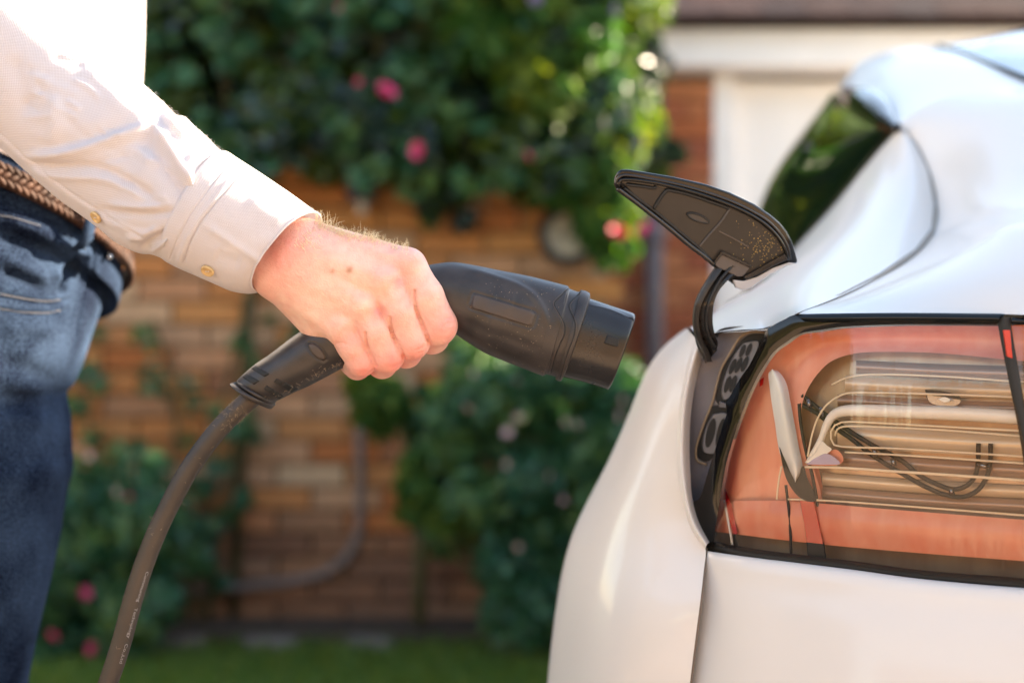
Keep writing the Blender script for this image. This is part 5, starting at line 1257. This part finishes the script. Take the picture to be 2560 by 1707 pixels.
for i in range(120):
    t = rng.random(); px_ = 330+t*240; ty = np.interp(px_, [325, 357, 402, 440, 464, 482, 513, 545, 566], [181, 210, 250, 287, 294, 312, 339, 371, 384]); h, n = on(sb, px_, ty+5)
    if h: b.tube([tuple(h), tuple(h+Vector((rng.normal(0, .0006), 0, rng.uniform(.0006, .002)))), tuple(h+Vector((rng.normal(0, .0012), 0, rng.uniform(.001, .003))))], .00005, 3, False)
b.build('fibres', M['shirt'], shirt)

# ---- jeans, belt, shoes
def waist(co, si): return 1.035-.025*co-.05*si
JR = [(0, 287, 1.27, .142, .170), (-.045, 283, 1.27, .145, .173)]
def fx(px_, Y): return (px_-1280)*K*Y
rows = []
zz = [(None, fx(283, 1.27), 1.27, .140, .168, 1.0, .012), (None, fx(268, 1.27), 1.27, .146, .172, 1.0, -.040)]
for px_, py_, Yc, a, bb_, wz in ((236, 640, 1.265, .150, .172, .8), (224, 700, 1.26, .152, .172, .6), (201, 800, 1.255, .152, .168, .35), (181, 890, 1.25, .148, .162, .15), (156, 960, 1.245, .142, .155, .05), (140, 985, 1.24, .138, .150, 0), (151, 1050, 1.235, .133, .143, 0), (157, 1130, 1.23, .130, .136, 0), (160, 1175, 1.225, .128, .132, 0),
                                (145, 1250, 1.22, .122, .125, 0), (130, 1350, 1.215, .115, .117, 0), (110, 1450, 1.21, .108, .11, 0), (76, 1600, 1.205, .1, .1, 0), (55, 1707, 1.2, .095, .095, 0)):
    zz.append((CAMZ-(py_-853.5)*K*Yc, fx(px_, Yc), Yc, a, bb_, wz, 0))
zz += [(.45, -.44, 1.2, .075, .08, 0, 0), (.25, -.455, 1.2, .068, .075, 0, 0), (.10, -.46, 1.2, .07, .078, 0, 0), (.085, -.46, 1.2, .07, .078, 0, 0)]
def jeans_leg(name, dY, z_from, parent, nr, nc, marks=None, rows_=zz, dX=0):
    ph = np.arange(nc)/nc*2*math.pi; co, si = np.cos(ph), np.sin(ph); R = []
    for (z, xf, Yc, a, b2, w, dz) in rows_:
        base_z = waist(co, si)+dz if z is None else z+(waist(co, si)-1.035)*w
        if z is not None and z > z_from: continue
        if z is None and z_from < 2: continue
        R.append(np.stack([xf-a+a*np.sign(co)*np.abs(co)**.92+dX, Yc+dY+b2*np.sign(si)*np.abs(si)**.92, base_z+np.zeros(nc)], 1))
    R = np.array(R); k = np.r_[0, np.cumsum(np.abs(np.diff(R[:, :, 2].mean(1)))+.002)]
    V = spline(R.reshape(len(R), -1), nr, k).reshape(-1, 3); N = grid_normals(V, nr, nc, True)
    if ((V-V.reshape(nr, nc, 3).mean(1).repeat(nc, 0))*N).sum() < 0: N = -N
    if marks: V = strokes(V, N, marks)
    F = [f[::-1] for f in grid_faces(nr, nc, True)]+[tuple(range(nc)), tuple(range((nr-1)*nc, nr*nc))[::-1]]
    return mesh_obj(name, V, F, M['denim'], parent), V
def zJ(p): return Z(p, 0, 380, 2.01)
jm = [(zJ([(-60, 250), (0, 262), (150, 310), (280, 375), (345, 445)]), 5, -3, 'poly'), (zJ([(-60, 180), (0, 190), (150, 225), (270, 300), (310, 340)]), 12, 2.5, 'poly'),
      (zJ([(430, 520), (385, 560), (345, 610), (318, 670), (312, 720)]), 10, -14), (zJ([(345, 560), (330, 640), (305, 700)]), 7, -6), (zJ([(290, 440), (350, 480), (415, 520), (425, 545)]), 9, 6), (zJ([(260, 590), (300, 640), (300, 700)]), 12, 5),
      (zJ([(30, 340), (180, 390), (300, 450)]), 14, 3), (zJ([(0, 430), (150, 470), (290, 520)]), 16, -3), (zJ([(0, 530), (140, 590), (250, 650)]), 16, 4), (zJ([(0, 600), (120, 650), (230, 700)]), 14, -3.5),
      (zJ([(-60, 690), (0, 697), (150, 728), (270, 742), (340, 715)]), 3, 1.8, 'poly'), (zJ([(-60, 720), (0, 730), (150, 757), (270, 765), (350, 740)]), 5, -1.8, 'poly'), (zJ([(-60, 765), (0, 772), (150, 795), (270, 797), (345, 765)]), 4, 2.2, 'poly'), (zJ([(-60, 790), (0, 796), (150, 815), (270, 815), (350, 780)]), 4, -1.5, 'poly'),
      (zJ([(478, 480), (470, 560), (445, 660), (410, 790), (375, 950), (345, 1090)]), 6, -9, 'flat'), (zJ([(455, 500), (445, 580), (415, 690), (380, 830), (350, 960), (330, 1080)]), 8, 3, 'flat'), (zJ([(425, 470), (440, 520), (430, 600)]), 6, 4),
      (zJ([(0, 900), (150, 880), (300, 900)]), 22, 2.5), (zJ([(0, 1050), (150, 1100), (320, 1180)]), 24, -3.5), (zJ([(0, 1150), (120, 1180), (290, 1240)]), 22, 3), (zJ([(0, 1290), (150, 1270), (290, 1300)]), 22, -2.5), (zJ([(20, 1360), (150, 1330), (280, 1370)]), 22, 2)]
jeans, JV = jeans_leg('jeans', 0, 9, person, 420, 420, jm)
jeans_leg('left_trouser_leg', .17, .86, jeans, 60, 80, None, dX=-.075)
jb = bvh_of(jeans)
b = MB()
for line in ([(-10, 318), (60, 330), (130, 350), (200, 372)], [(0, 712), (80, 728), (160, 742), (240, 748), (300, 742)], [(0, 788), (80, 800), (160, 806), (240, 806), (300, 795)]):
    s = spline(zJ(line), 40)
    for k in range(0, 39, 2):
        h1, n1 = on(jb, s[k][0], s[k][1], .0004); h2, n2 = on(jb, s[k+1][0], s[k+1][1], .0004)
        if h1 and h2: b.tube([h1, h2], .0004, 4)
b.build('stitching', M['thread'], jeans)
# braided belt
NB = 150; b = MB()
sc_ = 1.035
for i in range(NB):
    for r_ in range(3):
        a = 2*math.pi*(i+(.5 if r_ % 2 else 0))/NB; co, si = math.cos(a), math.sin(a)
        X = zz[0][1]-.142+.149*math.copysign(abs(co)**.92, co); Y = 1.27+.177*math.copysign(abs(si)**.92, si); z = waist(co, si)+(r_-1)*.0060-.007
        t = Vector((-si*.146, co*.173, .025*si-.05*co)).normalized(); u = Vector((0, 0, 1)); o_ = t.cross(u).normalized()
        w = (t+u*(.75 if r_ % 2 else -.75)).normalized(); q = o_.cross(w); V = []; n1, n2 = 5, 7
        for k in range(n1):
            th = math.pi*(k+.5)/n1-math.pi/2
            for l in range(n2):
                p_ = 2*math.pi*l/n2; V.append(Vector((X, Y, z))+w*math.sin(th)*.0059+q*math.cos(th)*math.cos(p_)*.0029+o_*math.cos(th)*math.sin(p_)*.0030)
        b.add(V, grid_faces(n1, n2, True)+[tuple(range(n2))[::-1], tuple(range((n1-1)*n2, n1*n2))])
belt = b.build('belt', M['leather'], person, True)
bs = []
for k in range(121):
    a = 2*math.pi*k/120; co, si = math.cos(a), math.sin(a); o_ = (math.copysign(abs(co)**.92, co), math.copysign(abs(si)**.92, si))
    for dz in (-.017, .003):
        bs.append((zz[0][1]-.142+.1465*o_[0], 1.27+.1745*o_[1], waist(co, si)+dz))
mesh_obj('belt_backing', bs, grid_faces(121, 2), M['leather'], belt)
# belt loops: narrow denim straps over the belt
for px_c in (250, 60):
    pass
for ang in (-.42, -1.35):
    co, si = math.cos(ang), math.sin(ang); pts = []
    for dz, ro in ((-.034, .000), (-.026, .010), (-.015, .0125), (.0, .013), (.012, .0125), (.02, .009), (.024, .001)):
        pts.append(Vector((zz[0][1]-.142+(.1445+ro)*math.copysign(abs(co)**.92, co), 1.27+(.172+ro)*math.copysign(abs(si)**.92, si), waist(co, si)+dz)))
    t = Vector((-si, co, 0)); V = []
    for p_ in pts: V += [p_-t*.006, p_+t*.006]
    o = mesh_obj('belt_loop', V, grid_faces(len(pts), 2), M['denim'], jeans); add_mod(o, 'SOLIDIFY', thickness=.002, offset=1)
h, n = on(jb, 262, 642, .004)
if h: v, f = tube_vf([h, h+Vector((0, -.004, 0))], .0035, 12); mesh_obj('rivet', v, f, M['chrome'], jeans)
for dY in (0, .17):
    V = []
    for x, w, hgt in ((-.60, .03, .05), (-.58, .04, .09), (-.50, .043, .10), (-.42, .045, .075), (-.36, .048, .05), (-.31, .04, .035), (-.295, .02, .02)):
        for k in range(12):
            a = 2*math.pi*k/12; V.append((x, 1.2+dY+math.cos(a)*w, max(0.001, hgt/2+math.sin(a)*hgt/2)))
    mesh_obj('shoe', V, grid_faces(7, 12, True)+[tuple(range(12))[::-1], tuple(range(72, 84))], M['shoe'], person)
